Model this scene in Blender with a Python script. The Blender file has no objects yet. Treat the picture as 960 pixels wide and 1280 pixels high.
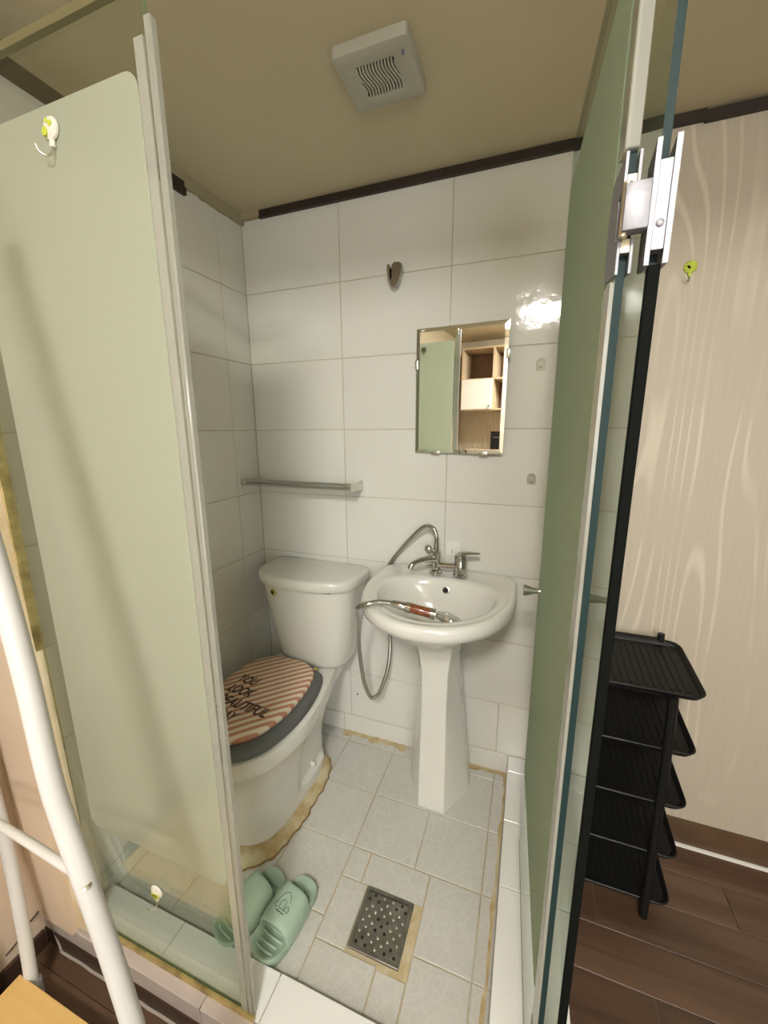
import bpy, bmesh, math, random
from mathutils import Vector, Matrix, Euler
from math import sin, cos, pi, radians
random.seed(7)
SC = bpy.context.scene
COL = SC.collection

# ------------------------------------------------------------------ camera
cd = bpy.data.cameras.new('camera'); cam = bpy.data.objects.new('camera', cd); COL.objects.link(cam)
cd.sensor_fit = 'HORIZONTAL'; cd.sensor_width = 36.0; cd.lens = 496.51/960*36.0
cd.clip_start = 0.01
CAM = Vector((1.0493, -1.3642, 1.2994))
pitch, yaw, roll = radians(-11.948), radians(-20.1), radians(-0.38)
fw = Vector((sin(yaw)*cos(pitch), cos(yaw)*cos(pitch), sin(pitch)))
rt = Vector((cos(yaw), -sin(yaw), 0)); up = rt.cross(fw)
r2 = cos(roll)*rt + sin(roll)*up; u2 = -sin(roll)*rt + cos(roll)*up
cam.matrix_world = Matrix(((r2.x, u2.x, -fw.x, CAM.x), (r2.y, u2.y, -fw.y, CAM.y), (r2.z, u2.z, -fw.z, CAM.z), (0, 0, 0, 1)))
SC.camera = cam

# ------------------------------------------------------------------ world, exposure
w = bpy.data.worlds.new('world'); SC.world = w; w.use_nodes = True
w.node_tree.nodes['Background'].inputs[0].default_value = (0.9, 0.92, 1, 1)
w.node_tree.nodes['Background'].inputs[1].default_value = 0.05
vs = SC.view_settings
vs.view_transform = 'Standard'; vs.look = 'None'; vs.gamma = 1.0; vs.use_curve_mapping = False
vs.exposure = 0.08
LAMP_POWER = 185.0
FILL_POWER = 8.0

# ------------------------------------------------------------------ levels
ZF = -0.08      # wooden room floor
ZC = 2.058      # low ceiling over the shower room
ZC2 = 2.25      # higher ceiling of the room
YE = -1.50      # edge of the low ceiling
YR = -3.10      # rear wall
XR = 2.55       # right wall
XL = -0.115     # left wall of the outer room
YG = -0.87      # plane of the front glass panel

# ------------------------------------------------------------------ material helpers
MATS = {}
def nn(nt, t, **kw):
    n = nt.nodes.new(t)
    for k, v in kw.items(): setattr(n, k, v)
    return n
def newmat(name):
    m = bpy.data.materials.new(name); m.use_nodes = True; nt = m.node_tree
    b = nt.nodes['Principled BSDF']; MATS[name] = m
    return m, nt, b
def mat(name, col, rough=0.5, metal=0.0, var=0.0, vscale=8.0, vcol=None, bump=0.0, bscale=40.0, coat=0.0, spec=0.5):
    m, nt, b = newmat(name)
    b.inputs['Base Color'].default_value = (*col, 1); b.inputs['Roughness'].default_value = rough
    b.inputs['Metallic'].default_value = metal; b.inputs['Coat Weight'].default_value = coat
    b.inputs['Specular IOR Level'].default_value = spec
    tc = nn(nt, 'ShaderNodeTexCoord')
    if var > 0:
        n = nn(nt, 'ShaderNodeTexNoise'); n.inputs['Scale'].default_value = vscale; n.inputs['Detail'].default_value = 5
        nt.links.new(tc.outputs['Object'], n.inputs['Vector'])
        mx = nn(nt, 'ShaderNodeMix', data_type='RGBA')
        c2 = vcol if vcol else tuple(c*(1-var) for c in col)
        mx.inputs[6].default_value = (*col, 1); mx.inputs[7].default_value = (*c2, 1)
        rp = nn(nt, 'ShaderNodeMapRange'); rp.inputs[1].default_value = 0.35; rp.inputs[2].default_value = 0.7
        nt.links.new(n.outputs['Fac'], rp.inputs[0]); nt.links.new(rp.outputs[0], mx.inputs[0])
        nt.links.new(mx.outputs[2], b.inputs['Base Color'])
    if bump > 0:
        n2 = nn(nt, 'ShaderNodeTexNoise'); n2.inputs['Scale'].default_value = bscale; n2.inputs['Detail'].default_value = 3
        nt.links.new(tc.outputs['Object'], n2.inputs['Vector'])
        bp = nn(nt, 'ShaderNodeBump'); bp.inputs['Strength'].default_value = bump; bp.inputs['Distance'].default_value = 0.01
        nt.links.new(n2.outputs['Fac'], bp.inputs['Height']); nt.links.new(bp.outputs['Normal'], b.inputs['Normal'])
    return m

mat('wall_tile', (0.735, 0.725, 0.685), 0.085, bump=0.11, bscale=15.0, var=0.05, vscale=3, vcol=(0.705, 0.695, 0.65), spec=0.36)
mat('sill_tile', (0.80, 0.80, 0.78), 0.10, bump=0.06, bscale=6)
mat('grout', (0.56, 0.53, 0.44), 0.85, var=0.3, vscale=6, vcol=(0.47, 0.40, 0.26))
mat('floor_grout', (0.52, 0.47, 0.36), 0.85, var=0.4, vscale=4, vcol=(0.42, 0.33, 0.17))
mat('stain', (0.60, 0.53, 0.36), 0.8, var=0.5, vscale=22, vcol=(0.42, 0.29, 0.12), bump=0.3, bscale=60)
mat('rust', (0.33, 0.21, 0.08), 0.85, var=0.5, vscale=30, vcol=(0.20, 0.11, 0.03))
mat('ceiling_paint', (0.60, 0.525, 0.36), 0.75, var=0.06, vscale=2.5, bump=0.02, bscale=60)
mat('dark_trim', (0.032, 0.02, 0.014), 0.5, var=0.3, vscale=15)
mat('brown_base', (0.13, 0.075, 0.04), 0.45, var=0.3, vscale=10)
mat('dark_base', (0.06, 0.033, 0.022), 0.4, var=0.2, vscale=10)
mat('white_bead', (0.72, 0.70, 0.66), 0.6)
mat('pink_paper', (0.66, 0.53, 0.40), 0.7, var=0.06, vscale=4)
mat('jamb_cream', (0.74, 0.64, 0.46), 0.5, var=0.2, vscale=12, vcol=(0.60, 0.47, 0.28))
mat('gold', (0.62, 0.50, 0.22), 0.35, metal=0.75, var=0.4, vscale=30, vcol=(0.30, 0.23, 0.09))
mat('ceramic', (0.74, 0.735, 0.69), 0.12, coat=0.3)
mat('toilet_ceramic', (0.69, 0.685, 0.635), 0.14, coat=0.3)
mat('chrome', (0.62, 0.62, 0.60), 0.10, metal=1.0)
mat('hinge_steel', (0.27, 0.27, 0.295), 0.5, metal=0.6, bump=0.06, bscale=150)
mat('hinge_side', (0.55, 0.50, 0.38), 0.35, metal=0.8, var=0.4, vscale=60, vcol=(0.36, 0.28, 0.16))
mat('satin_nickel', (0.66, 0.64, 0.58), 0.30, metal=1.0)
mat('steel_hose', (0.50, 0.49, 0.45), 0.24, metal=1.0, bump=0.0)
mat('dark_hole', (0.012, 0.011, 0.010), 0.8)
mat('drain_steel', (0.33, 0.32, 0.28), 0.38, metal=0.85, var=0.4, vscale=30)
mat('drain_bump', (0.48, 0.46, 0.40), 0.3, metal=0.7)
mat('seat_grey', (0.115, 0.122, 0.118), 0.6, bump=0.05, bscale=200)
mat('letter_brown', (0.085, 0.045, 0.035), 0.8)
mat('slipper_green', (0.34, 0.46, 0.36), 0.62)
mat('ink', (0.035, 0.05, 0.04), 0.7)
mat('black_plastic', (0.007, 0.007, 0.007), 0.42, bump=0.04, bscale=120, spec=0.3)
mat('black_rubber', (0.004, 0.005, 0.004), 0.8, spec=0.1)
mat('white_plastic', (0.72, 0.70, 0.62), 0.4)
mat('shaded_plastic', (0.44, 0.43, 0.36), 0.45)  # white fan plastic, dim light under the ceiling put into its colour
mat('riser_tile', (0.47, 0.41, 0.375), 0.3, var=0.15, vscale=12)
mat('olive_rail', (0.17, 0.155, 0.075), 0.4)
mat('dark_chrome', (0.34, 0.33, 0.30), 0.22, metal=1.0)
mat('white_enamel', (0.64, 0.635, 0.62), 0.3)
mat('filler_paint', (0.37, 0.32, 0.21), 0.8)
mat('dull_bead', (0.44, 0.40, 0.36), 0.7)
mat('grey_foot', (0.42, 0.42, 0.44), 0.5)
mat('lamp_body', (0.8, 0.8, 0.78), 0.4)
mat('walnut', (0.20, 0.12, 0.075), 0.5, var=0.25, vscale=9)
mat('birch', (0.62, 0.48, 0.32), 0.5, var=0.1, vscale=9)
mat('white_board', (0.83, 0.82, 0.78), 0.35)
mat('filter_brown', (0.24, 0.075, 0.03), 0.25, coat=0.4, var=0.4, vscale=120)
mat('sticker_white', (0.80, 0.80, 0.77), 0.45)
mat('blue_print', (0.16, 0.16, 0.32), 0.6)
mat('green_print', (0.50, 0.58, 0.05), 0.5)
mat('yellow_plastic', (0.55, 0.42, 0.12), 0.5)
mat('caulk', (0.72, 0.70, 0.62), 0.6)

def wood_paper():
    m, nt, b = newmat('wood_paper'); L = nt.links.new
    tc = nn(nt, 'ShaderNodeTexCoord'); mp = nn(nt, 'ShaderNodeMapping')
    mp.inputs['Scale'].default_value = (1.0, 1.0, 0.13)
    L(tc.outputs['Object'], mp.inputs['Vector'])
    n = nn(nt, 'ShaderNodeTexNoise'); n.inputs['Scale'].default_value = 5.5; n.inputs['Detail'].default_value = 1.2; n.inputs['Roughness'].default_value = 0.35
    L(mp.outputs[0], n.inputs['Vector'])
    mu = nn(nt, 'ShaderNodeMath', operation='MULTIPLY'); mu.inputs[1].default_value = 84.0; L(n.outputs['Fac'], mu.inputs[0])
    sn = nn(nt, 'ShaderNodeMath', operation='SINE'); L(mu.outputs[0], sn.inputs[0])
    r = nn(nt, 'ShaderNodeMapRange'); r.inputs[1].default_value = 0.6; r.inputs[2].default_value = 1.15; L(sn.outputs[0], r.inputs[0])
    n2 = nn(nt, 'ShaderNodeTexNoise'); n2.inputs['Scale'].default_value = 3.0; n2.inputs['Detail'].default_value = 2; L(tc.outputs['Object'], n2.inputs['Vector'])
    r3 = nn(nt, 'ShaderNodeMapRange'); r3.inputs[1].default_value = 0.42; r3.inputs[2].default_value = 0.62; L(n2.outputs['Fac'], r3.inputs[0])
    mm = nn(nt, 'ShaderNodeMath', operation='MULTIPLY'); L(r.outputs[0], mm.inputs[0]); L(r3.outputs[0], mm.inputs[1])
    mp2 = nn(nt, 'ShaderNodeMapping'); mp2.inputs['Scale'].default_value = (160, 160, 4.0); L(tc.outputs['Object'], mp2.inputs['Vector'])
    n3 = nn(nt, 'ShaderNodeTexNoise'); n3.inputs['Scale'].default_value = 1.0; n3.inputs['Detail'].default_value = 3; L(mp2.outputs[0], n3.inputs['Vector'])
    m1 = nn(nt, 'ShaderNodeMix', data_type='RGBA'); m1.inputs[6].default_value = (0.475, 0.415, 0.32, 1); m1.inputs[7].default_value = (0.55, 0.49, 0.39, 1)
    L(n3.outputs['Fac'], m1.inputs[0])
    m2 = nn(nt, 'ShaderNodeMix', data_type='RGBA'); m2.inputs[7].default_value = (0.70, 0.63, 0.51, 1)
    L(m1.outputs[2], m2.inputs[6]); L(mm.outputs[0], m2.inputs[0]); L(m2.outputs[2], b.inputs['Base Color'])
    b.inputs['Roughness'].default_value = 0.55
wood_paper()
def plank_mat():
    m, nt, b = newmat('plank'); L = nt.links.new
    tc = nn(nt, 'ShaderNodeTexCoord'); mp = nn(nt, 'ShaderNodeMapping'); mp.inputs['Scale'].default_value = (2.0, 26, 20)
    oi = nn(nt, 'ShaderNodeObjectInfo'); ad = nn(nt, 'ShaderNodeVectorMath', operation='ADD')
    L(tc.outputs['Object'], mp.inputs['Vector']); L(mp.outputs[0], ad.inputs[0]); 
    sc = nn(nt, 'ShaderNodeMath', operation='MULTIPLY'); sc.inputs[1].default_value = 40; L(oi.outputs['Random'], sc.inputs[0]); L(sc.outputs[0], ad.inputs[1])
    n = nn(nt, 'ShaderNodeTexNoise'); n.inputs['Scale'].default_value = 1.0; n.inputs['Detail'].default_value = 6; n.inputs['Distortion'].default_value = 0.6
    L(ad.outputs[0], n.inputs['Vector'])
    r = nn(nt, 'ShaderNodeValToRGB'); r.color_ramp.elements[0].position = 0.3; r.color_ramp.elements[0].color = (0.062, 0.034, 0.021, 1)
    r.color_ramp.elements[1].position = 0.72; r.color_ramp.elements[1].color = (0.135, 0.080, 0.050, 1)
    L(n.outputs['Fac'], r.inputs[0])
    hs = nn(nt, 'ShaderNodeHueSaturation'); mr = nn(nt, 'ShaderNodeMapRange'); mr.inputs[3].default_value = 0.8; mr.inputs[4].default_value = 1.25
    L(oi.outputs['Random'], mr.inputs[0]); L(mr.outputs[0], hs.inputs['Value']); L(r.outputs[0], hs.inputs['Color']); L(hs.outputs[0], b.inputs['Base Color'])
    b.inputs['Roughness'].default_value = 0.38
plank_mat()
def pine_mat():
    m, nt, b = newmat('pine'); L = nt.links.new
    tc = nn(nt, 'ShaderNodeTexCoord'); mp = nn(nt, 'ShaderNodeMapping'); mp.inputs['Scale'].default_value = (3, 60, 30); L(tc.outputs['Object'], mp.inputs['Vector'])
    n = nn(nt, 'ShaderNodeTexNoise'); n.inputs['Scale'].default_value = 1; n.inputs['Detail'].default_value = 4; L(mp.outputs[0], n.inputs['Vector'])
    m1 = nn(nt, 'ShaderNodeMix', data_type='RGBA'); m1.inputs[6].default_value = (0.60, 0.37, 0.12, 1); m1.inputs[7].default_value = (0.74, 0.50, 0.19, 1)
    L(n.outputs['Fac'], m1.inputs[0]); L(m1.outputs[2], b.inputs['Base Color']); b.inputs['Roughness'].default_value = 0.45
pine_mat()
def floor_tile_mat():
    m, nt, b = newmat('floor_tile'); L = nt.links.new
    tc = nn(nt, 'ShaderNodeTexCoord'); oi = nn(nt, 'ShaderNodeObjectInfo')
    ad = nn(nt, 'ShaderNodeVectorMath', operation='ADD'); L(tc.outputs['Object'], ad.inputs[0]); L(oi.outputs['Random'], ad.inputs[1])
    v = nn(nt, 'ShaderNodeTexVoronoi', feature='DISTANCE_TO_EDGE'); v.inputs['Scale'].default_value = 26; L(ad.outputs[0], v.inputs['Vector'])
    v2 = nn(nt, 'ShaderNodeTexVoronoi', feature='DISTANCE_TO_EDGE'); v2.inputs['Scale'].default_value = 45; L(ad.outputs[0], v2.inputs['Vector'])
    def ln(x, wd):
        r = nn(nt, 'ShaderNodeMapRange'); r.inputs[1].default_value = wd*0.4; r.inputs[2].default_value = wd; r.inputs[3].default_value = 1; r.inputs[4].default_value = 0
        L(x.outputs['Distance'], r.inputs[0]); return r
    a, c = ln(v, 0.05), ln(v2, 0.05)
    mxx = nn(nt, 'ShaderNodeMath', operation='MAXIMUM'); L(a.outputs[0], mxx.inputs[0]); L(c.outputs[0], mxx.inputs[1])
    n = nn(nt, 'ShaderNodeTexNoise'); n.inputs['Scale'].default_value = 7; n.inputs['Detail'].default_value = 6; L(ad.outputs[0], n.inputs['Vector'])
    m1 = nn(nt, 'ShaderNodeMix', data_type='RGBA'); m1.inputs[6].default_value = (0.50, 0.49, 0.445, 1); m1.inputs[7].default_value = (0.60, 0.595, 0.56, 1); L(n.outputs['Fac'], m1.inputs[0])
    fa = nn(nt, 'ShaderNodeMath', operation='MULTIPLY'); fa.inputs[1].default_value = 0.19; L(mxx.outputs[0], fa.inputs[0])
    m2 = nn(nt, 'ShaderNodeMix', data_type='RGBA'); m2.inputs[7].default_value = (0.78, 0.77, 0.73, 1); L(m1.outputs[2], m2.inputs[6]); L(fa.outputs[0], m2.inputs[0])
    L(m2.outputs[2], b.inputs['Base Color']); b.inputs['Roughness'].default_value = 0.33
floor_tile_mat()
def stripe_mat():
    m, nt, b = newmat('striped_cover'); L = nt.links.new
    tc = nn(nt, 'ShaderNodeTexCoord'); sp = nn(nt, 'ShaderNodeSeparateXYZ'); L(tc.outputs['Object'], sp.inputs[0])
    a = nn(nt, 'ShaderNodeMath', operation='MULTIPLY'); a.inputs[1].default_value = 0.72; L(sp.outputs[0], a.inputs[0])
    c = nn(nt, 'ShaderNodeMath', operation='MULTIPLY_ADD'); c.inputs[1].default_value = -0.69; L(sp.outputs[1], c.inputs[0]); L(a.outputs[0], c.inputs[2])
    d = nn(nt, 'ShaderNodeMath', operation='MULTIPLY'); d.inputs[1].default_value = 1/0.0245; L(c.outputs[0], d.inputs[0])
    f = nn(nt, 'ShaderNodeMath', operation='FRACT'); L(d.outputs[0], f.inputs[0])
    g = nn(nt, 'ShaderNodeMapRange'); g.inputs[1].default_value = 0.46; g.inputs[2].default_value = 0.54; L(f.outputs[0], g.inputs[0])
    m1 = nn(nt, 'ShaderNodeMix', data_type='RGBA'); m1.inputs[6].default_value = (0.76, 0.66, 0.53, 1); m1.inputs[7].default_value = (0.52, 0.25, 0.155, 1)
    L(g.outputs[0], m1.inputs[0]); L(m1.outputs[2], b.inputs['Base Color']); b.inputs['Roughness'].default_value = 0.75
stripe_mat()
def thin_fresnel(nt, ior):
    # the same reflectance on entry and exit: rays pass these panes unbent
    g = nn(nt, 'ShaderNodeNewGeometry'); r = nn(nt, 'ShaderNodeMapRange'); r.inputs[3].default_value = ior; r.inputs[4].default_value = 1/ior
    f = nn(nt, 'ShaderNodeFresnel'); nt.links.new(g.outputs['Backfacing'], r.inputs[0]); nt.links.new(r.outputs[0], f.inputs[0]); return f
def glass_mat(name, tint, refl=1.0):
    m = bpy.data.materials.new(name); m.use_nodes = True; nt = m.node_tree; L = nt.links.new; MATS[name] = m
    nt.nodes.remove(nt.nodes['Principled BSDF']); out = nt.nodes['Material Output']
    t = nn(nt, 'ShaderNodeBsdfTransparent'); t.inputs[0].default_value = (*tint, 1)
    g = nn(nt, 'ShaderNodeBsdfGlossy'); g.inputs['Roughness'].default_value = 0.0; g.inputs[0].default_value = (0.95, 1, 0.96, 1)
    f = thin_fresnel(nt, 1.5)
    x = nn(nt, 'ShaderNodeMixShader'); L(f.outputs[0], x.inputs[0]); L(t.outputs[0], x.inputs[1]); L(g.outputs[0], x.inputs[2])
    L(x.outputs[0], out.inputs[0])
glass_mat('clear_glass', (0.915, 0.94, 0.905))
glass_mat('grey_acrylic', (0.62, 0.62, 0.60))
glass_mat('clear_sticker', (0.88, 0.87, 0.85))
def translucent(name, col, trans, gl=0.08, tcol=None, clear=0.0, ccol=(0.9, 0.9, 0.88), ior=1.45):
    m = bpy.data.materials.new(name); m.use_nodes = True; nt = m.node_tree; L = nt.links.new; MATS[name] = m
    nt.nodes.remove(nt.nodes['Principled BSDF']); out = nt.nodes['Material Output']
    d = nn(nt, 'ShaderNodeBsdfDiffuse'); d.inputs[0].default_value = (*col, 1)
    t = nn(nt, 'ShaderNodeBsdfTranslucent'); t.inputs[0].default_value = (*(tcol or col), 1)
    x = nn(nt, 'ShaderNodeMixShader'); x.inputs[0].default_value = trans; L(d.outputs[0], x.inputs[1]); L(t.outputs[0], x.inputs[2])
    last = x
    if clear > 0:
        c = nn(nt, 'ShaderNodeBsdfTransparent'); c.inputs[0].default_value = (*ccol, 1)
        y = nn(nt, 'ShaderNodeMixShader'); y.inputs[0].default_value = clear; L(last.outputs[0], y.inputs[1]); L(c.outputs[0], y.inputs[2]); last = y
    if gl is None:
        L(last.outputs[0], out.inputs[0]); return
    g = nn(nt, 'ShaderNodeBsdfGlossy'); g.inputs['Roughness'].default_value = gl
    f = thin_fresnel(nt, ior)
    z = nn(nt, 'ShaderNodeMixShader'); L(f.outputs[0], z.inputs[0]); L(last.outputs[0], z.inputs[1]); L(g.outputs[0], z.inputs[2])
    L(z.outputs[0], out.inputs[0])
translucent('frost', (0.58, 0.61, 0.50), 0.62, 0.12, tcol=(0.88, 0.90, 0.82))
translucent('frost_door', (0.59, 0.69, 0.56), 0.45, None, tcol=(0.62, 0.73, 0.60))
translucent('pvc_seal', (0.62, 0.62, 0.55), 0.35, 0.2, clear=0.42)
mat('glass_edge', (0.018, 0.036, 0.036), 0.5, spec=0.12)
mat('glass_edge_pale', (0.20, 0.25, 0.14), 0.2, coat=0.5)
def mirror_mat():
    m, nt, b = newmat('mirror'); b.inputs['Base Color'].default_value = (0.93, 0.95, 0.91, 1); b.inputs['Metallic'].default_value = 1; b.inputs['Roughness'].default_value = 0.0
mirror_mat()
def emit_mat():
    m, nt, b = newmat('lamp_glow'); b.inputs['Emission Color'].default_value = (1.0, 0.965, 0.90, 1); b.inputs['Emission Strength'].default_value = LAMP_POWER
    b.inputs['Base Color'].default_value = (0.8, 0.8, 0.8, 1)
emit_mat()

# ------------------------------------------------------------------ mesh helpers
def M(n): return MATS[n]
def link(name, me, m=None, parent=None, loc=None, local=False):
    o = bpy.data.objects.new(name, me); COL.objects.link(o)
    if m is not None:
        for x in (m if isinstance(m, (list, tuple)) else [m]): me.materials.append(M(x))
    if parent is not None:
        o.parent = parent
        if not local: o.matrix_parent_inverse = parent.matrix_basis.inverted()
    if loc is not None: o.location = loc
    return o
def tag(o, label=None, cat=None, group=None, kind=None):
    if label: o['label'] = label
    if cat: o['category'] = cat
    if group: o['group'] = group
    if kind: o['kind'] = kind
    return o
def thing(name, label, cat, loc=(0, 0, 0), rz=0, group=None, kind=None):
    o = bpy.data.objects.new(name, None); COL.objects.link(o); o.empty_display_size = 0.1
    o.location = loc; o.rotation_euler = (0, 0, rz)
    o.matrix_basis = Matrix.Translation(loc) @ Matrix.Rotation(rz, 4, 'Z')
    return tag(o, label, cat, group, kind)
def bm2(name, bm, smooth=None):
    me = bpy.data.meshes.new(name); bm.normal_update(); 
    if smooth is not None:
        for f in bm.faces: f.smooth = True
        for e in bm.edges:
            if len(e.link_faces) == 2 and e.calc_face_angle(0) > radians(smooth): e.smooth = False
    bm.to_mesh(me); bm.free(); return me
def box(bm, x0, x1, y0, y1, z0, z1, bev=0.0, seg=2, mi=0):
    r = bmesh.ops.create_cube(bm, size=1.0)
    vs_ = r['verts']
    for v in vs_:
        v.co = Vector(((x0+x1)/2 + v.co.x*(x1-x0), (y0+y1)/2 + v.co.y*(y1-y0), (z0+z1)/2 + v.co.z*(z1-z0)))
    fs = {f for v in vs_ for f in v.link_faces}
    for f in fs: f.material_index = mi
    if bev > 0:
        es = {e for v in vs_ for e in v.link_edges}
        bmesh.ops.bevel(bm, geom=list(es), offset=bev, segments=seg, affect='EDGES', profile=0.5)
    return vs_
def boxobj(name, x0, x1, y0, y1, z0, z1, m, parent=None, bev=0.0, seg=2, local=False):
    bm = bmesh.new(); box(bm, min(x0, x1), max(x0, x1), min(y0, y1), max(y0, y1), min(z0, z1), max(z0, z1), bev, seg)
    return link(name, bm2(name, bm, 40 if bev else None), m, parent, local=local)
def ringfaces(bm, a, b):
    n = len(a)
    for i in range(n):
        try: bm.faces.new((a[i], a[(i+1) % n], b[(i+1) % n], b[i]))
        except ValueError: pass
def loft(bm, rings, cap0=True, cap1=True):
    R = [[bm.verts.new(p) for p in r] for r in rings]
    for a, b in zip(R, R[1:]): ringfaces(bm, a, b)
    if cap0: bm.faces.new(list(reversed(R[0])))
    if cap1: bm.faces.new(R[-1])
    return R
def fixn(bm): bmesh.ops.recalc_face_normals(bm, faces=bm.faces[:])
def catmull(pts, n=8, closed=False):
    P = [Vector(p) for p in pts]; out = []
    N = len(P); rng = range(N if closed else N-1)
    for i in rng:
        p0 = P[(i-1) % N] if (closed or i > 0) else P[0]*2-P[1]
        p1, p2 = P[i], P[(i+1) % N]
        p3 = P[(i+2) % N] if (closed or i+2 < N) else P[-1]*2-P[-2]
        for k in range(n):
            t = k/n
            out.append(0.5*((2*p1) + (p2-p0)*t + (2*p0-5*p1+4*p2-p3)*t*t + (3*p1-p0-3*p2+p3)*t**3))
    if not closed: out.append(P[-1])
    return out
def tube(bm, pts, rad, seg=10, caps=True):
    P = [Vector(p) for p in pts]; n = len(P); rings = []
    prev = None
    for i, p in enumerate(P):
        d = (P[min(i+1, n-1)] - P[max(i-1, 0)]).normalized()
        if prev is None:
            a = d.cross(Vector((0, 0, 1)))
            if a.length < 1e-3: a = d.cross(Vector((0, 1, 0)))
            a.normalize()
        else:
            a = prev - d*prev.dot(d); a.normalize()
        prev = a; b = d.cross(a)
        r = rad[i] if isinstance(rad, (list, tuple)) else rad
        rings.append([p + a*(r*cos(2*pi*k/seg)) + b*(r*sin(2*pi*k/seg)) for k in range(seg)])
    loft(bm, rings, caps, caps)
def tubeobj(name, pts, rad, m, parent=None, seg=10, local=False):
    bm = bmesh.new(); tube(bm, pts, rad, seg); fixn(bm)
    return link(name, bm2(name, bm, 50), m, parent, local=local)
def lathe(bm, prof, origin=(0, 0, 0), axis='Z', seg=24):
    o = Vector(origin); rings = []
    for r, h in prof:
        ring = []
        for k in range(seg):
            a = 2*pi*k/seg; c, s = r*cos(a), r*sin(a)
            v = {'Z': Vector((c, s, h)), 'Y': Vector((c, h, s)), 'X': Vector((h, c, s))}[axis]
            ring.append(o+v)
        rings.append(ring)
    loft(bm, rings)
def latheobj(name, prof, origin, axis, m, parent=None, seg=24, local=False, smooth=40):
    bm = bmesh.new(); lathe(bm, prof, origin, axis, seg); fixn(bm)
    return link(name, bm2(name, bm, smooth), m, parent, local=local)
def resample(pts, n):
    P = [Vector(p) for p in pts]; P.append(P[0]); L = [0]
    for a, b in zip(P, P[1:]): L.append(L[-1]+(b-a).length)
    out = []; j = 0
    for k in range(n):
        s = L[-1]*k/n
        while L[j+1] < s: j += 1
        t = (s-L[j])/max(L[j+1]-L[j], 1e-9); out.append(P[j].lerp(P[j+1], t))
    return out
def dshape(cx, hw, yf, yb, ym, z, nf=2.0, nb=4.0, n=64):
    """closed outline: half width hw, front at yf (towards -y), flat-ish back at yb; widest at ym"""
    r = []
    for k in range(n):
        a = 2*pi*k/n; c, s = cos(a), sin(a)
        if s < 0: e, d = nf, (ym-yf)
        else: e, d = nb, (yb-ym)
        r.append(Vector((cx + hw*math.copysign(abs(c)**(2/e), c), ym + d*math.copysign(abs(s)**(2/e), s), z)))
    return r
def extrude_poly(bm, pts, axis, a, b):
    """pts 2D; axis 'Y': (x,z) extruded y a..b ; 'X': (y,z); 'Z': (x,y)"""
    f = {'Y': lambda p, t: (p[0], t, p[1]), 'X': lambda p, t: (t, p[0], p[1]), 'Z': lambda p, t: (p[0], p[1], t)}[axis]
    return loft(bm, [[f(p, a) for p in pts], [f(p, b) for p in pts]])

# ------------------------------------------------------------------ shell of the rooms
TILE_T = 0.006
tile_cache = {}
def tile_mesh(w_, h_, t, m, ch=0.0012):
    k = (round(w_, 4), round(h_, 4), round(t, 4), m)
    if k in tile_cache: return tile_cache[k]
    a, b = w_/2, h_/2
    v = []
    for (x, y, z) in ((a, b, 0), (a, b, t-ch), (a-ch, b-ch, t)):
        v += [(-x, -y, z), (x, -y, z), (x, y, z), (-x, y, z)]
    f = [(3, 2, 1, 0)]
    for q in (0, 4):
        for i in range(4): f.append((q+i, q+(i+1) % 4, q+4+(i+1) % 4, q+4+i))
    f.append((8, 9, 10, 11))
    me = bpy.data.meshes.new('tile'); me.from_pydata(v, [], f); me.materials.append(M(m)); tile_cache[k] = me
    return me
def place_tile(parent, c, w_, h_, R, t=TILE_T, m='wall_tile', tilt=0.12, name='tile'):
    o = bpy.data.objects.new(name, tile_mesh(w_, h_, t, m)); COL.objects.link(o)
    o.parent = parent
    j = Euler((radians(random.uniform(-tilt, tilt)), radians(random.uniform(-tilt, tilt)), 0)).to_matrix().to_4x4()
    o.matrix_basis = Matrix.Translation(c) @ R @ j
    return o
R_BACK = Matrix(((1, 0, 0, 0), (0, 0, -1, 0), (0, 1, 0, 0), (0, 0, 0, 1)))          # tile x->X, y->Z, normal -> -Y
R_LEFT = Matrix(((0, 0, 1, 0), (1, 0, 0, 0), (0, 1, 0, 0), (0, 0, 0, 1)))           # x->Y, y->Z, normal -> +X
R_FLOOR = Matrix.Identity(4)
R_RIGHTIN = Matrix(((0, 0, -1, 0), (-1, 0, 0, 0), (0, 1, 0, 0), (0, 0, 0, 1)))      # normal -> -X
G = 0.0027

# back wall: base slab faces y = +TILE_T - recess ; tile face at y = 0
bm = bmesh.new(); box(bm, -0.3, XR+0.1, 0.0018, 0.12, ZF-0.1, 2.45)
wall_back = tag(link('wall_back', bm2('wall_back', bm), 'grout'), kind='structure')
ROWS = [0.083, 0.294, 0.544, 0.794, 1.044, 1.294, 1.544, 1.794, 2.042]
XS = [0.0, 0.394, 0.781, 1.168, 1.205]
for r0, r1 in zip(ROWS, ROWS[1:]):
    xs = XS if r0 > 0.2 else [0.0, 0.394, 0.70, 1.0, 1.205]
    for a, b in zip(xs, xs[1:]):
        place_tile(wall_back, ((a+b)/2, TILE_T, (r0+r1)/2), b-a-G, r1-r0-G, R_BACK)
for a, b in ((0.0, 0.36), (0.36, 0.72), (0.72, 1.046)):
    place_tile(wall_back, ((a+b)/2, TILE_T-0.003, 0.0405), b-a-G, 0.083-G, R_BACK)
boxobj('wallpaper', 1.206, XR, -0.001, 0.02, ZF, ZC+0.2, 'wood_paper', wall_back)

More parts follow.
